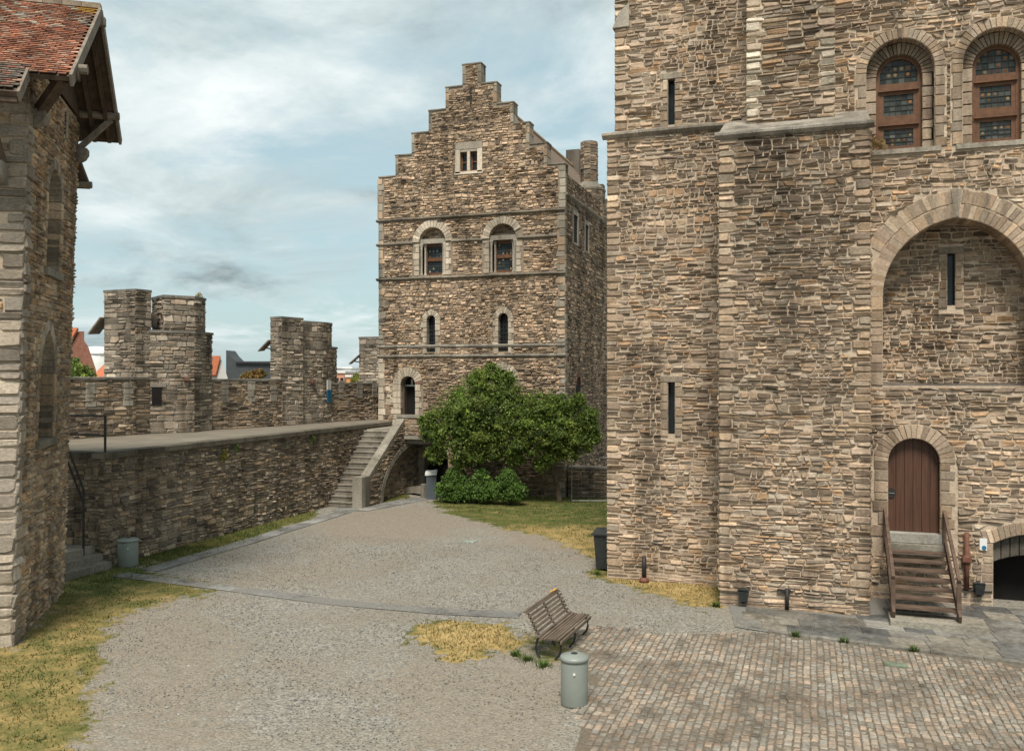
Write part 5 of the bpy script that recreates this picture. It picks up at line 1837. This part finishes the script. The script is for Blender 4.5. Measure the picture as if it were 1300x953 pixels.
pp = thing('drain_pipe', 'rust red cast pipe on the wall right of the keep door', 'pipe', (3.5, 23.5, .3))
MB().tube([(3.5, 23.5, .38), (3.5, 23.5, 1.74)], .055, 10).build('pipe', RUST, pp, True)
MB().box(3.40, 3.60, 23.42, 23.6, 1.05, 1.15).build('bracket', RUST, pp)
MB().tube([(3.5, 23.5, 1.0), (3.5, 23.5, 1.2)], .08, 10).build('collar', RUST, pp, True)
ps = thing('stand_pipe', 'short dark stand pipe with a red foot at the corner wall', 'pipe', (-4.25, 23.4, 0))
MB().tube([(-4.25, 23.42, .05), (-4.25, 23.42, .68)], .06, 10).build('pipe', IRON, ps, True)
MB().lathe(-4.25, 23.42, [(.13, 0), (.13, .06), (.07, .12)], 12).build('foot', RUST, ps, True)
p2 = thing('cable_duct', 'thin dark duct rising up the foot of the buttress', 'pipe', (-.56, 21.6, 0))
MB().tube([(-.56, 21.62, 0), (-.56, 21.62, .52)], .045, 8).build('pipe', IRON, p2, True)
MB().beam((-.78, 21.62, .47), (-.48, 21.62, .47), .05, .05).build('elbow', IRON, p2)
cb = MB().tube([(3.3, YM - .035, .36), (3.77, YM - .035, .34), (4.05, YM - .035, .36)], .018, 6).build('power_cable', IRON)
tag(cb, 'black cable along the wall to the floodlight by the cellar', 'cable')
sg = thing('route_sign', 'small white plate with a blue disc beside the cellar opening', 'sign', (3.86, 23.55, 1.35))
MB().box(3.78, 3.94, 23.53, 23.55, 1.34, 1.62).build('plate', SIGNW, sg)
c0 = Vector((3.875, 23.528, 1.40))
mesh('disc', [c0 + Vector((.05 * math.cos(k * math.pi / 8), dy, .05 * math.sin(k * math.pi / 8))) for dy in (0, -.006) for k in range(16)], [tuple(range(16, 32))] + [(k, (k + 1) % 16, 16 + (k + 1) % 16, 16 + k) for k in range(16)], SIGNB, sg)
# panel on the middle turret
F_ = Frame((-21.97, 37.0, 0), Vector((-.13, 1.2, 0)).normalized(), Vector((1.2, .13, 0)).normalized())
bn = thing('wall_panel', 'white and blue panel fixed to the middle rampart turret', 'sign', (-21.9, 37.1, 4.2))
for P, mt, nm in ((rect(-.05, .4, 4.22, 4.82), SIGNB, 'blue_field'), (rect(-.05, .4, 4.82, 5.28), SIGNW, 'white_field')):
    V = [F_.p(u, v, n_) for n_ in (.06, .09) for u, v in P]
    mesh(nm, V, [(0, 3, 2, 1), (4, 5, 6, 7), (0, 1, 5, 4), (1, 2, 6, 5), (2, 3, 7, 6), (3, 0, 4, 7)], mt, bn)
ip = thing('information_pillar', 'blue grey information pillar with a pale slanted top by the cellar door', 'pillar', (-16.05, 36.0, 0))
MB().prism([(-16.26, 35.92), (-15.84, 36.04), (-15.90, 36.26), (-16.32, 36.14)], -.02, 1.05).build('body', PILLAR, ip)
MB().prism([(-16.29, 35.86), (-15.80, 36.0), (-15.88, 36.28), (-16.37, 36.14)], lambda p: 1.05 + .25 * (p[1] - 35.86), lambda p: 1.15 + .35 * (p[1] - 35.86)).build('slanted_top', SIGNW, ip)
MB().prism(octagon(-16.55, 36.35, .16), -.02, .62, (.25, .23, .19)).build('x', STONE)
o = bpy.data.objects['x']
o.name = 'stone_bollard'
ORIG['stone_bollard'] = ORIG['x']
tag(o, 'short stone bollard just left of the information pillar', 'bollard')
wf = thing('wire_fence', 'thin galvanised wire fence panel between shrubs and keep', 'fence', (-9.2, 37.5, 0))
A, B_ = Vector((-9.93, 37.25, 0)), Vector((-7.2, 38.1, 0))
for z in (.05, 1.92):
    MB().tube([A + Vector((0, 0, z)), B_ + Vector((0, 0, z))], .018, 6).build('rail', STEEL, wf)
for t in (0, 1):
    MB().tube([A.lerp(B_, t), A.lerp(B_, t) + Vector((0, 0, 1.95))], .02, 6).build('post', STEEL, wf)
m_ = MB()
for i in range(1, 20):
    p = A.lerp(B_, i / 20)
    m_.tube([p + Vector((0, 0, .05)), p + Vector((0, 0, 1.92))], .003, 3, False)
for i in range(1, 10):
    m_.tube([A + Vector((0, 0, .05 + i * .187)), B_ + Vector((0, 0, .05 + i * .187))], .003, 3, False)
m_.build('wire_mesh', STEEL, wf, kind='stuff')
for k, (p, s_, lab) in enumerate((((1.5, 18.2), (.42, .26), 'greenish metal access cover set among the cobbles'), ((-10.8, 27.3), (.5, .4), 'pale green access cover in the middle of the gravel'))):
    m_ = MB()
    m_.prism([(p[0] - s_[0] / 2, p[1] - s_[1] / 2), (p[0] + s_[0] / 2, p[1] - s_[1] / 2 - .02), (p[0] + s_[0] / 2, p[1] + s_[1] / 2 - .02), (p[0] - s_[0] / 2, p[1] + s_[1] / 2)], -.03, .034 if k == 0 else .008, (.20, .24, .17) if k == 0 else (.34, .38, .33))
    tag(m_.build('access_cover', PAVE), lab, 'cover', 'access covers in the ground')

# ------------------------------------------------------------------ trees, shrubs, grass
PAL_LEAF = [(.10, .155, .026), (.13, .19, .034), (.078, .125, .022), (.17, .22, .042), (.12, .17, .036)]


def leaves(lobes, per, size, pal, seed):
    R = np.random.default_rng(seed)
    V, C_ = [], []
    for (cx, cy, cz, r) in lobes:
        ncl = int(20 * r * r) + 7
        for _ in range(ncl):
            d = R.normal(size=3)
            d /= np.linalg.norm(d)
            d[2] *= .85
            cc = np.array([cx, cy, cz]) + d * r * R.uniform(.55, 1.0)
            cr = r * R.uniform(.16, .34)
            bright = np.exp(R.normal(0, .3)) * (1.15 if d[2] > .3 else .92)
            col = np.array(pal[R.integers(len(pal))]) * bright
            n = int(per * cr)
            dd = R.normal(size=(n, 3))
            dd /= np.linalg.norm(dd, axis=1)[:, None]
            P = cc + dd * cr * (R.uniform(.25, 1, (n, 1)) ** .5) * np.array([1.1, 1.1, .8])
            nn = dd * .6 + R.normal(size=(n, 3)) * .5 + np.array([0, 0, .4])
            nn /= np.linalg.norm(nn, axis=1)[:, None]
            a = np.cross(nn, R.normal(size=(n, 3)))
            a /= np.linalg.norm(a, axis=1)[:, None]
            b_ = np.cross(nn, a)
            s = size * R.uniform(.6, 1.3, (n, 1))
            droop = np.array([0, 0, -1]) * s * .25
            q = np.stack([P - a * s, P + b_ * s * .45, P + a * s + droop, P - b_ * s * .45], 1)
            V.append(q.reshape(-1, 3))
            C_.append(np.repeat(np.clip(col * np.exp(R.normal(0, .12, (n, 1))), 0, 1), 4, axis=0))
        n = int(per * r * 1.6)
        dd = R.normal(size=(n, 3))
        dd /= np.linalg.norm(dd, axis=1)[:, None]
        P = np.array([cx, cy, cz]) + dd * r * R.uniform(.45, 1.22, (n, 1)) * np.array([1, 1, .9])
        a = R.normal(size=(n, 3))
        a /= np.linalg.norm(a, axis=1)[:, None]
        b_ = np.cross(a, R.normal(size=(n, 3)))
        b_ /= np.linalg.norm(b_, axis=1)[:, None]
        s = size * R.uniform(.6, 1.25, (n, 1))
        V.append(np.stack([P - a * s, P + b_ * s * .45, P + a * s, P - b_ * s * .45], 1).reshape(-1, 3))
        C_.append(np.repeat(np.array(pal)[R.integers(0, len(pal), n)] * np.exp(R.normal(0, .25, (n, 1))), 4, axis=0))
    V, C_ = np.concatenate(V), np.concatenate(C_)
    low = V.reshape(-1, 4, 3)[:, :, 2].min(1) > .01
    V, C_ = V.reshape(-1, 4, 3)[low].reshape(-1, 3), C_.reshape(-1, 4, 3)[low].reshape(-1, 3)
    n = len(V) // 4
    return V, np.arange(4 * n).reshape(n, 4).tolist(), C_


def tree(name, label, cat, base, lobes_px, per, size, seed, limbs, group=None, pal=PAL_LEAF):
    t = thing(name, label, cat, base, group)
    lobes = [(*on_y(px, py, Y), r) for px, py, Y, r in lobes_px]
    V, Fc, C_ = leaves(lobes, per, size, pal, seed)
    keepm = V[:, 2] > .02
    mesh('crown', V, Fc, LEAF, t, C_)
    m_ = MB()
    for pts, r0, r1 in limbs:
        rr = [r0 + (r1 - r0) * i / (len(pts) - 1) for i in range(len(pts))]
        m_.tube(pts, rr, 8)
    for (cx, cy, cz, r) in lobes:
        p0 = Vector(limbs[0][0][-1])
        p1 = Vector((cx, cy, cz))
        mid = p0.lerp(p1, .5) + Vector((random.gauss(0, .12), random.gauss(0, .12), .1))
        m_.tube([p0, mid, p1, p1 + (p1 - p0).normalized() * r * .6], [.05, .035, .022, .008], 5)
    m_.build('trunk', BARK, t)
    return t


tree('leafy_tree', 'broad bushy green tree rising above the stair landing and the shrubs', 'tree', (-13.9, 36.3, 0),
     [(625, 489, 36.5, .85), (603, 497, 36.2, .8), (645, 500, 36.4, .7), (578, 512, 36.0, .75), (560, 535, 36.0, .75), (594, 530, 35.7, 1.0), (628, 525, 35.8, 1.05), (655, 530, 36.0, .7), (572, 556, 35.7, .8), (606, 562, 35.6, .95),
      (640, 562, 35.8, .85), (624, 470, 36.6, .35), (607, 480, 36.4, .4), (545, 548, 36.1, .45), (538, 535, 36.2, .3), (552, 578, 35.8, .45), (585, 583, 35.7, .5), (655, 582, 35.9, .4), (616, 545, 36.0, 1.1), (590, 548, 36.2, .9), (645, 480, 36.6, .35), (668, 548, 36.1, .6), (668, 512, 36.5, .4)], 900, .062, 5,
     [([(-13.9, 36.3, -.05), (-13.85, 36.2, .6), (-13.95, 36.1, 1.4)], .12, .08), ([(-13.9, 36.3, .3), (-14.5, 36.1, 1.2), (-15.0, 36.0, 2.2)], .08, .04), ([(-13.9, 36.3, .4), (-13.2, 36.2, 1.3), (-12.8, 36.2, 2.3)], .08, .04)])
tree('leafy_tree', 'spreading green tree with a bare leaning trunk beside the keep', 'tree', (-10.5, 37.0, 0),
     [(690, 515, 36.4, .75), (712, 520, 36.5, .7), (733, 533, 36.6, .75), (685, 545, 36.1, .9), (713, 550, 36.3, .9), (750, 545, 36.7, .4), (742, 562, 36.6, .5), (700, 575, 36.2, .5), (676, 566, 36.1, .55), (722, 575, 36.3, .45), (735, 508, 36.5, .3), (688, 590, 36.2, .35), (700, 533, 36.6, .9), (722, 548, 36.7, .8), (672, 528, 36.4, .6), (748, 528, 36.7, .4), (756, 556, 36.7, .3)], 900, .062, 8,
     [([(-10.42, 37.05, -.05), (-10.5, 37.0, .7), (-10.75, 36.9, 1.4), (-10.8, 36.8, 2.1)], .12, .08)])
for k, (px, r, lab) in enumerate(((577, .62, 'low rounded green shrub nearest the information pillar'), (611, .56, 'low rounded green shrub in the middle of the row under the tree'), (645, .56, 'low rounded green shrub at the keep end of the row'))):
    c_ = on_y(px, 616, 35.5)
    tree('green_shrub', lab, 'shrub', (c_[0], 35.5, 0), [(px, 615, 35.5, r * .9), (px - 11, 624, 35.4, r * .72), (px + 12, 624, 35.4, r * .72), (px, 604, 35.6, r * .6), (px + 2, 628, 35.3, r * .6)], 1100, .058, 20 + k,
         [([(c_[0], 35.5, -.05), (c_[0], 35.5, .3)], .04, .03)], 'shrubs under the trees', [(.07, .14, .024), (.09, .165, .03), (.11, .185, .036)])

# grass blades and gravel where the masks put them
R = np.random.default_rng(11)
N = 260000
pts = np.stack([R.uniform(-20, 0, N), R.uniform(10, 38, N)], 1)
near = R.uniform(0, 1, N) < np.clip(16 / np.hypot(pts[:, 0], pts[:, 1]), 0, 1) ** 1.2
pts = pts[near]
gm = np.array([gmask('grass', x, y) for x, y in pts])
kp = (gm + .55 * np.array([noise.noise((x * 2.2, y * 2.2, 17)) for x, y in pts])) > R.uniform(.3, .95, len(pts))
ok = np.array([in_view((x, y, 0)) for x, y in pts])
inside = in_poly(pts[:, 0], pts[:, 1], CB) | ((pts[:, 1] > 23.5) & (pts[:, 0] > -5.4)) | (pts[:, 0] < XR) | ((pts[:, 0] > -2.2) & (pts[:, 1] > 21.6))
pts = pts[kp & ok & ~inside]
dry = np.array([noise.noise((x * .6, y * .6, 31)) for x, y in pts])
# dry grass in the middle patch and at the keep foot, green along the wall
greenish = ((pts[:, 0] < -17.5) | ((pts[:, 1] > 33))).astype(float)
dmv = np.array([DM[int(round((y - fy[0]) / .14)) + 5, int(round((x - fx[0]) / .14)) + 6] for x, y in pts])
dry = dry + .15 + .55 * dmv - .45 * greenish * (dmv < .3)
n = len(pts)
ang = R.uniform(0, 2 * math.pi, n)
hgt = R.uniform(.015, .055, n) * (1 + .6 * greenish)
wd = R.uniform(.008, .018, n)
ln = R.normal(0, .03, (n, 2))
z0 = -.015
A = np.stack([pts[:, 0] - np.cos(ang) * wd, pts[:, 1] - np.sin(ang) * wd, np.full(n, z0)], 1)
B_ = np.stack([pts[:, 0] + np.cos(ang) * wd, pts[:, 1] + np.sin(ang) * wd, np.full(n, z0)], 1)
T_ = np.stack([pts[:, 0] + ln[:, 0], pts[:, 1] + ln[:, 1], hgt], 1)
V = np.stack([A, B_, T_], 1).reshape(-1, 3)
mixd = np.clip(dry + R.normal(0, .25, n), 0, 1)[:, None]
cg = np.array([.085, .105, .026]) * (1 - mixd) + np.array([.32, .235, .095]) * mixd
cg *= np.exp(R.normal(0, .2, (n, 1)))
gr = mesh('grass', V, np.arange(3 * n).reshape(n, 3).tolist(), GRASSM, None, np.repeat(cg, 3, axis=0), kind='stuff')
tag(gr, 'short worn grass, green by the walls and yellow in the middle', 'grass')
# tufts by the bench
for k, (px, py, lab) in enumerate(((670, 838, 'small green grass tuft left of the bench'), (690, 846, 'green grass tuft by the near leg of the bench'), (909, 770, 'green grass tuft at the foot of the buttress corner'), (758, 729, 'green tuft at the outer corner of the keep'), (1010, 808, 'green tuft in the kerb joint below the cable duct'), (1072, 816, 'green tuft in the kerb joint by the buttress edge'), (1160, 827, 'green tuft in the kerb joint before the wooden stair'), (655, 832, 'tiny green tuft on the soil beside the yellow grass'))):
    c_ = on_z(px, py)
    nb = 130
    aa = R.uniform(0, 2 * math.pi, nb)
    rr = np.abs(R.normal(0, .10 if k in (0, 1, 3) else .04, nb))
    p = np.stack([c_[0] + rr * np.cos(aa) * 1.3, c_[1] + rr * np.sin(aa), np.full(nb, -.01)], 1)
    t_ = p + np.stack([np.cos(aa) * .07, np.sin(aa) * .07, R.uniform(.06, .16, nb)], 1)
    s_ = np.stack([-np.sin(aa), np.cos(aa), np.zeros(nb)], 1) * .009
    V = np.stack([p - s_, p + s_, t_], 1).reshape(-1, 3)
    o = mesh('grass_tuft', V, np.arange(3 * nb).reshape(nb, 3).tolist(), GRASSM, None, np.repeat(np.array([[.08, .13, .025]]) * np.exp(R.normal(0, .25, (nb, 1))), 3, axis=0))
    tag(o, lab, 'grass tuft', 'grass tufts on the gravel')
N = 26000
pts = np.stack([R.uniform(-17, 0, N), R.uniform(11.5, 27, N)], 1)
inside = in_poly(pts[:, 0], pts[:, 1], CB) | ((pts[:, 1] > 23.4) & (pts[:, 0] > -5.4)) | ((pts[:, 0] > -2.2) & (pts[:, 1] > 20))
ok = np.array([in_view((x, y, 0)) and gmask('grass', x, y) < .4 for x, y in pts])
pts = pts[ok & ~inside]
n = len(pts)
r = R.uniform(.008, .020, n) * (1 + (R.uniform(0, 1, n) > .985) * 1.0)
OD = np.array([(1, 0, 0), (0, 1, 0), (-1, 0, 0), (0, -1, 0), (0, 0, .7), (0, 0, -.7)])
ang = R.uniform(0, 6.28, n)
ca, sa = np.cos(ang)[:, None], np.sin(ang)[:, None]
e = OD[None] * R.uniform(.7, 1.3, (n, 6, 3)) * r[:, None, None]
V = np.stack([pts[:, 0:1] + e[:, :, 0] * ca - e[:, :, 1] * sa, pts[:, 1:2] + e[:, :, 0] * sa + e[:, :, 1] * ca, -.004 + e[:, :, 2]], -1).reshape(-1, 3)
OF = np.array([(0, 1, 4), (1, 2, 4), (2, 3, 4), (3, 0, 4), (1, 0, 5), (2, 1, 5), (3, 2, 5), (0, 3, 5)])
Fc = (OF[None] + 6 * np.arange(n)[:, None, None]).reshape(-1, 3)
cg = .8 * np.array([(.30, .305, .29), (.24, .245, .235), (.36, .35, .32), (.20, .20, .19), (.32, .27, .21), (.46, .46, .44)])[R.integers(0, 6, n)]
pb = mesh('gravel', V, Fc.tolist(), PAVE, None, np.repeat(cg, 6, axis=0), kind='stuff')
tag(pb, 'loose grey pebbles scattered over the courtyard', 'gravel')

# plants rooted in the masonry
for k, (p, lab, s_, pal) in enumerate((((-23.3, 29.5, 8.64), 'dry straw coloured weed on top of the large turret', .16, (.36, .30, .15)),
                                       ((1.42, YM - .08, 11.1), 'dry brown weed on the ledge beside the keep window', .3, (.26, .18, .08)),
                                       ((XR + .1, 25.6, 2.75), 'yellowish plant hanging on the rampart wall near the railing', .22, (.16, .15, .04)),
                                       ((XR + .1, 26.3, 2.95), 'small green plant under the walkway edge', .14, (.08, .13, .03)),
                                       ((XR + .1, 31.3, 2.9), 'small green plant growing below the walkway near the stair', .16, (.08, .12, .03)))):
    nb = 90
    d = R.normal(size=(nb, 3))
    d /= np.linalg.norm(d, axis=1)[:, None]
    if k < 2:
        d[:, 2] = np.abs(d[:, 2])
    else:
        d[:, 0] = np.abs(d[:, 0]) * .5
    c_ = np.array(p)
    q = c_ + d * s_ * R.uniform(.2, 1, (nb, 1))
    a = R.normal(size=(nb, 3)) * s_ * .16
    V = np.stack([q - a, q + a, q + d * s_ * .35], 1).reshape(-1, 3)
    V = np.concatenate([V, [c_ + [.005, 0, 0], c_ - [.005, 0, 0], c_ + [0, 0, s_]]])
    o = mesh('wall_plant', V, np.arange(3 * nb + 3).reshape(nb + 1, 3).tolist(), GRASSM, None, np.repeat(np.array([pal]) * np.exp(R.normal(0, .25, (nb + 1, 1))), 3, axis=0))
    tag(o, lab, 'plant', 'plants rooted in the masonry')


# ------------------------------------------------------------------ the town beyond the rampart
def at(px, py, Z):
    d = ray(px, py)
    return Vector((d[0] * Z, d[1] * Z, EYE + d[2] * Z))


RT = Vector((CY_, SY_, 0))
FW = Vector((-SY_, CY_, 0))


def gabled(label, px0, px1, pyr, pye, Z, dep, wallm, roofm, gable_front=True, group='houses beyond the rampart', slant=0.0):
    a, b_ = at(px0, pye, Z), at(px1, pye, Z)
    ze, zr = a.z, at(px0, pyr, Z).z
    t = thing('town_house', label, 'house', ((a.x + b_.x) / 2, (a.y + b_.y) / 2, 0), group)
    fw = (FW + RT * slant).normalized() * dep
    A0, B0 = Vector((a.x, a.y, 0)), Vector((b_.x, b_.y, 0))
    m_ = MB()
    m_.prism([tuple(p[:2]) for p in (A0, B0, B0 + fw, A0 + fw)], -1, ze)
    up = lambda p, z: Vector((p.x, p.y, z))
    if gable_front:
        M0 = A0.lerp(B0, .5)
        m_.add([up(A0, ze), up(B0, ze), up(M0, zr - .1), up(A0 + fw, ze), up(B0 + fw, ze), up(M0 + fw, zr - .1)], [(0, 1, 2), (3, 5, 4)])
        e = RT * .2
        V = [up(A0 - e - fw * .02, ze - .15), up(M0 - fw * .02, zr), up(B0 + e - fw * .02, ze - .15), up(A0 - e + fw, ze - .15), up(M0 + fw, zr), up(B0 + e + fw, ze - .15)]
    else:
        Ma, Mb = A0 + fw * .5, B0 + fw * .5
        m_.add([up(A0, ze), up(A0 + fw, ze), up(Ma, zr - .1), up(B0, ze), up(B0 + fw, ze), up(Mb, zr - .1)], [(0, 1, 2), (3, 5, 4)])
        e = RT * .15
        V = [up(A0 - e - fw * .03, ze - .1), up(Ma - e, zr), up(A0 + fw * 1.03 - e, ze - .1), up(B0 + e - fw * .03, ze - .1), up(Mb + e, zr), up(B0 + e + fw * 1.03, ze - .1)]
    m_.build('walls', wallm, t)
    V2 = [p + Vector((0, 0, .15)) for p in V]
    mesh('roof', V + V2, [(6, 7, 10, 9), (7, 8, 11, 10), (0, 3, 4, 1), (1, 4, 5, 2), (0, 1, 7, 6), (1, 2, 8, 7), (3, 9, 10, 4), (4, 10, 11, 5), (0, 6, 9, 3), (2, 5, 11, 8)], roofm, t)
    return t


def side_gabled(label, P, Z, dep, wallm, roofm, apex):
    """gable outline traced as a wall; the house runs back to the left of it"""
    a = [at(px, py, Z) for px, py in P]
    D = (-RT * .85 + FW * .5).normalized() * dep
    t = thing('town_house', label, 'house', (a[0].x, a[0].y, 0), 'houses beyond the rampart')
    k = len(a)
    MB().add(a + [p + D for p in a], [tuple(range(k)), tuple(range(2 * k - 1, k - 1, -1))] + [(i, (i + 1) % k, k + (i + 1) % k, k + i) for i in range(k)]).build('walls', wallm, t)
    L_, A_ = a[apex - 1], a[apex]
    o_ = -FW * .12 + Vector((0, 0, .1))
    V = [L_ + o_, A_ + o_, A_ + o_ + D, L_ + o_ + D]
    mesh('roof', V + [p + Vector((0, 0, .15)) - FW * .12 for p in V], [(3, 2, 1, 0), (4, 5, 6, 7), (0, 1, 5, 4), (1, 2, 6, 5), (2, 3, 7, 6), (3, 0, 4, 7)], roofm, t)
    return t


h1 = side_gabled('red brick house with an orange roof next to the gate tower', [(86, 500), (86, 447), (101, 421), (107, 421), (107, 433), (112, 440), (122, 470), (122, 500)], 62, 9, BRICK, REDTILE, 2)
h2 = gabled('small red roofed house seen between brick house and large turret', 119, 140, 452, 480, 75, 8, BRICK, REDTILE, False)
h3 = side_gabled('white gabled house with a red roof between the two turrets', [(275, 500), (275, 480), (281, 456), (289, 480), (289, 500)], 70, 7, PLASTER, REDTILE, 2)
wd_ = thing('domed_hall', 'pale domed roof behind the small red roofed house', 'building', at(122, 477, 110))
c_ = at(122, 440, 110)
MB().lathe(c_.x, c_.y, [(2.3, 0), (2.3, c_.z - .9), (1.9, c_.z - .45), (1.1, c_.z - .1), (.1, c_.z)], 20).build('rotunda', SIGNW, wd_, True)
MB().lathe(c_.x, c_.y, [(2.42, c_.z - 1.0), (2.42, c_.z - .88)], 20).build('cornice', SIGNW, wd_)
dh = thing('modern_hall', 'dark grey hall with a pointed corner and sloping roof', 'building', at(315, 477, 90))
P = [(287, 445), (292, 452), (299, 459), (342, 459), (346, 462), (346, 500), (287, 500)]
a = [at(px, py, 90) for px, py in P]
m_ = MB().add(a + [p + FW * 3 for p in a], [tuple(range(7)), tuple(range(13, 6, -1))] + [(i, (i + 1) % 7, 7 + (i + 1) % 7, 7 + i) for i in range(7)])
m_.build('walls', SLATE, dh)
a = [at(px, py, 89.9) for px, py in ((299, 459), (346, 459.5), (346, 461.5), (299, 461))]
mesh('parapet_trim', a + [p - FW * .2 for p in a], [(0, 1, 2, 3), (7, 6, 5, 4), (0, 4, 5, 1), (1, 5, 6, 2), (2, 6, 7, 3), (3, 7, 4, 0)], LAMPM, dh)


def block(label, px0, px1, py, Z, dep, mat, win=None, group='flats beyond the rampart'):
    a, b_ = at(px0, py, Z), at(px1, py, Z)
    t = thing('town_block', label, 'building', ((a.x + b_.x) / 2, (a.y + b_.y) / 2, 0), group)
    A0, B0 = Vector((a.x, a.y, 0)), Vector((b_.x, b_.y, 0))
    MB().prism([tuple(p[:2]) for p in (A0, B0, B0 + FW * dep, A0 + FW * dep)], -1, a.z).build('walls', mat, t)
    MB().prism([tuple(p[:2]) for p in (A0 - RT * .2 - FW * .2, B0 + RT * .2 - FW * .2, B0 + RT * .2 + FW * dep, A0 - RT * .2 + FW * dep)], a.z, a.z + .3).build('roof_edge', SIGNW, t)
    if win:
        L_ = (B0 - A0).length
        for r_ in range(win[1]):
            for i in range(win[0]):
                p = A0 + RT * L_ * (i + .5) / win[0] - FW * .06
                w_ = L_ / win[0] * .32
                z = a.z - 1.4 - r_ * 2.8
                V = [p - RT * w_ + Vector((0, 0, z - .7)), p + RT * w_ + Vector((0, 0, z - .7)), p + RT * w_ + Vector((0, 0, z + .7)), p - RT * w_ + Vector((0, 0, z + .7))]
                mesh('window', V + [q + FW * .05 for q in V], [(0, 1, 2, 3), (0, 4, 5, 1), (1, 5, 6, 2), (2, 6, 7, 3), (3, 7, 4, 0)], GLASS, t)
    return t


block('salmon coloured block of flats beyond the rampart', 425, 437, 474, 130, 12, SALMON, (2, 3))
block('grey flat roofed block of flats with pale roof storey', 430, 462, 473, 160, 12, plain_mat('grey_green_render', (.18, .21, .21), (.24, .27, .27), 1, .8), (6, 3))
block('white roof storey above the grey block of flats', 425, 446, 468, 165, 8, PLASTER, (4, 1))
block('bright orange low block beside the rampart tree', 440, 455, 479, 120, 9, ORANGE)
for nm, lab, lob, sd_, pal in (('town_tree', 'yellow green tree behind the orange block', [(458, 482, 110, 1.1), (463, 480, 112, .9), (452, 486, 108, .7)], 41, [(.20, .20, .03), (.16, .18, .035)]),
                               ('town_tree', 'green leaves in front of the brick house by the gate tower', [(92, 470, 48, .6), (103, 476, 47, .6), (87, 462, 49, .5), (112, 478, 47, .35)], 42, PAL_LEAF),
                               ('town_tree', 'autumn coloured bush below the dark hall', [(322, 478, 60, .5), (330, 476, 61, .4), (312, 480, 60, .4)], 43, [(.20, .13, .03), (.13, .13, .03), (.26, .10, .03)])):
    L0 = [(*at(px, py, Z), r) for px, py, Z, r in lob]
    t = thing(nm, lab, 'tree', (L0[0][0], L0[0][1], 0), 'trees beyond the rampart')
    V, Fc, C_ = leaves(L0, 420, .10, pal, sd_)
    mesh('crown', V, Fc, LEAF, t, C_)
    MB().tube([(L0[0][0], L0[0][1], -.1), (L0[0][0], L0[0][1], L0[0][2])], [.14, .05], 7).build('trunk', BARK, t)
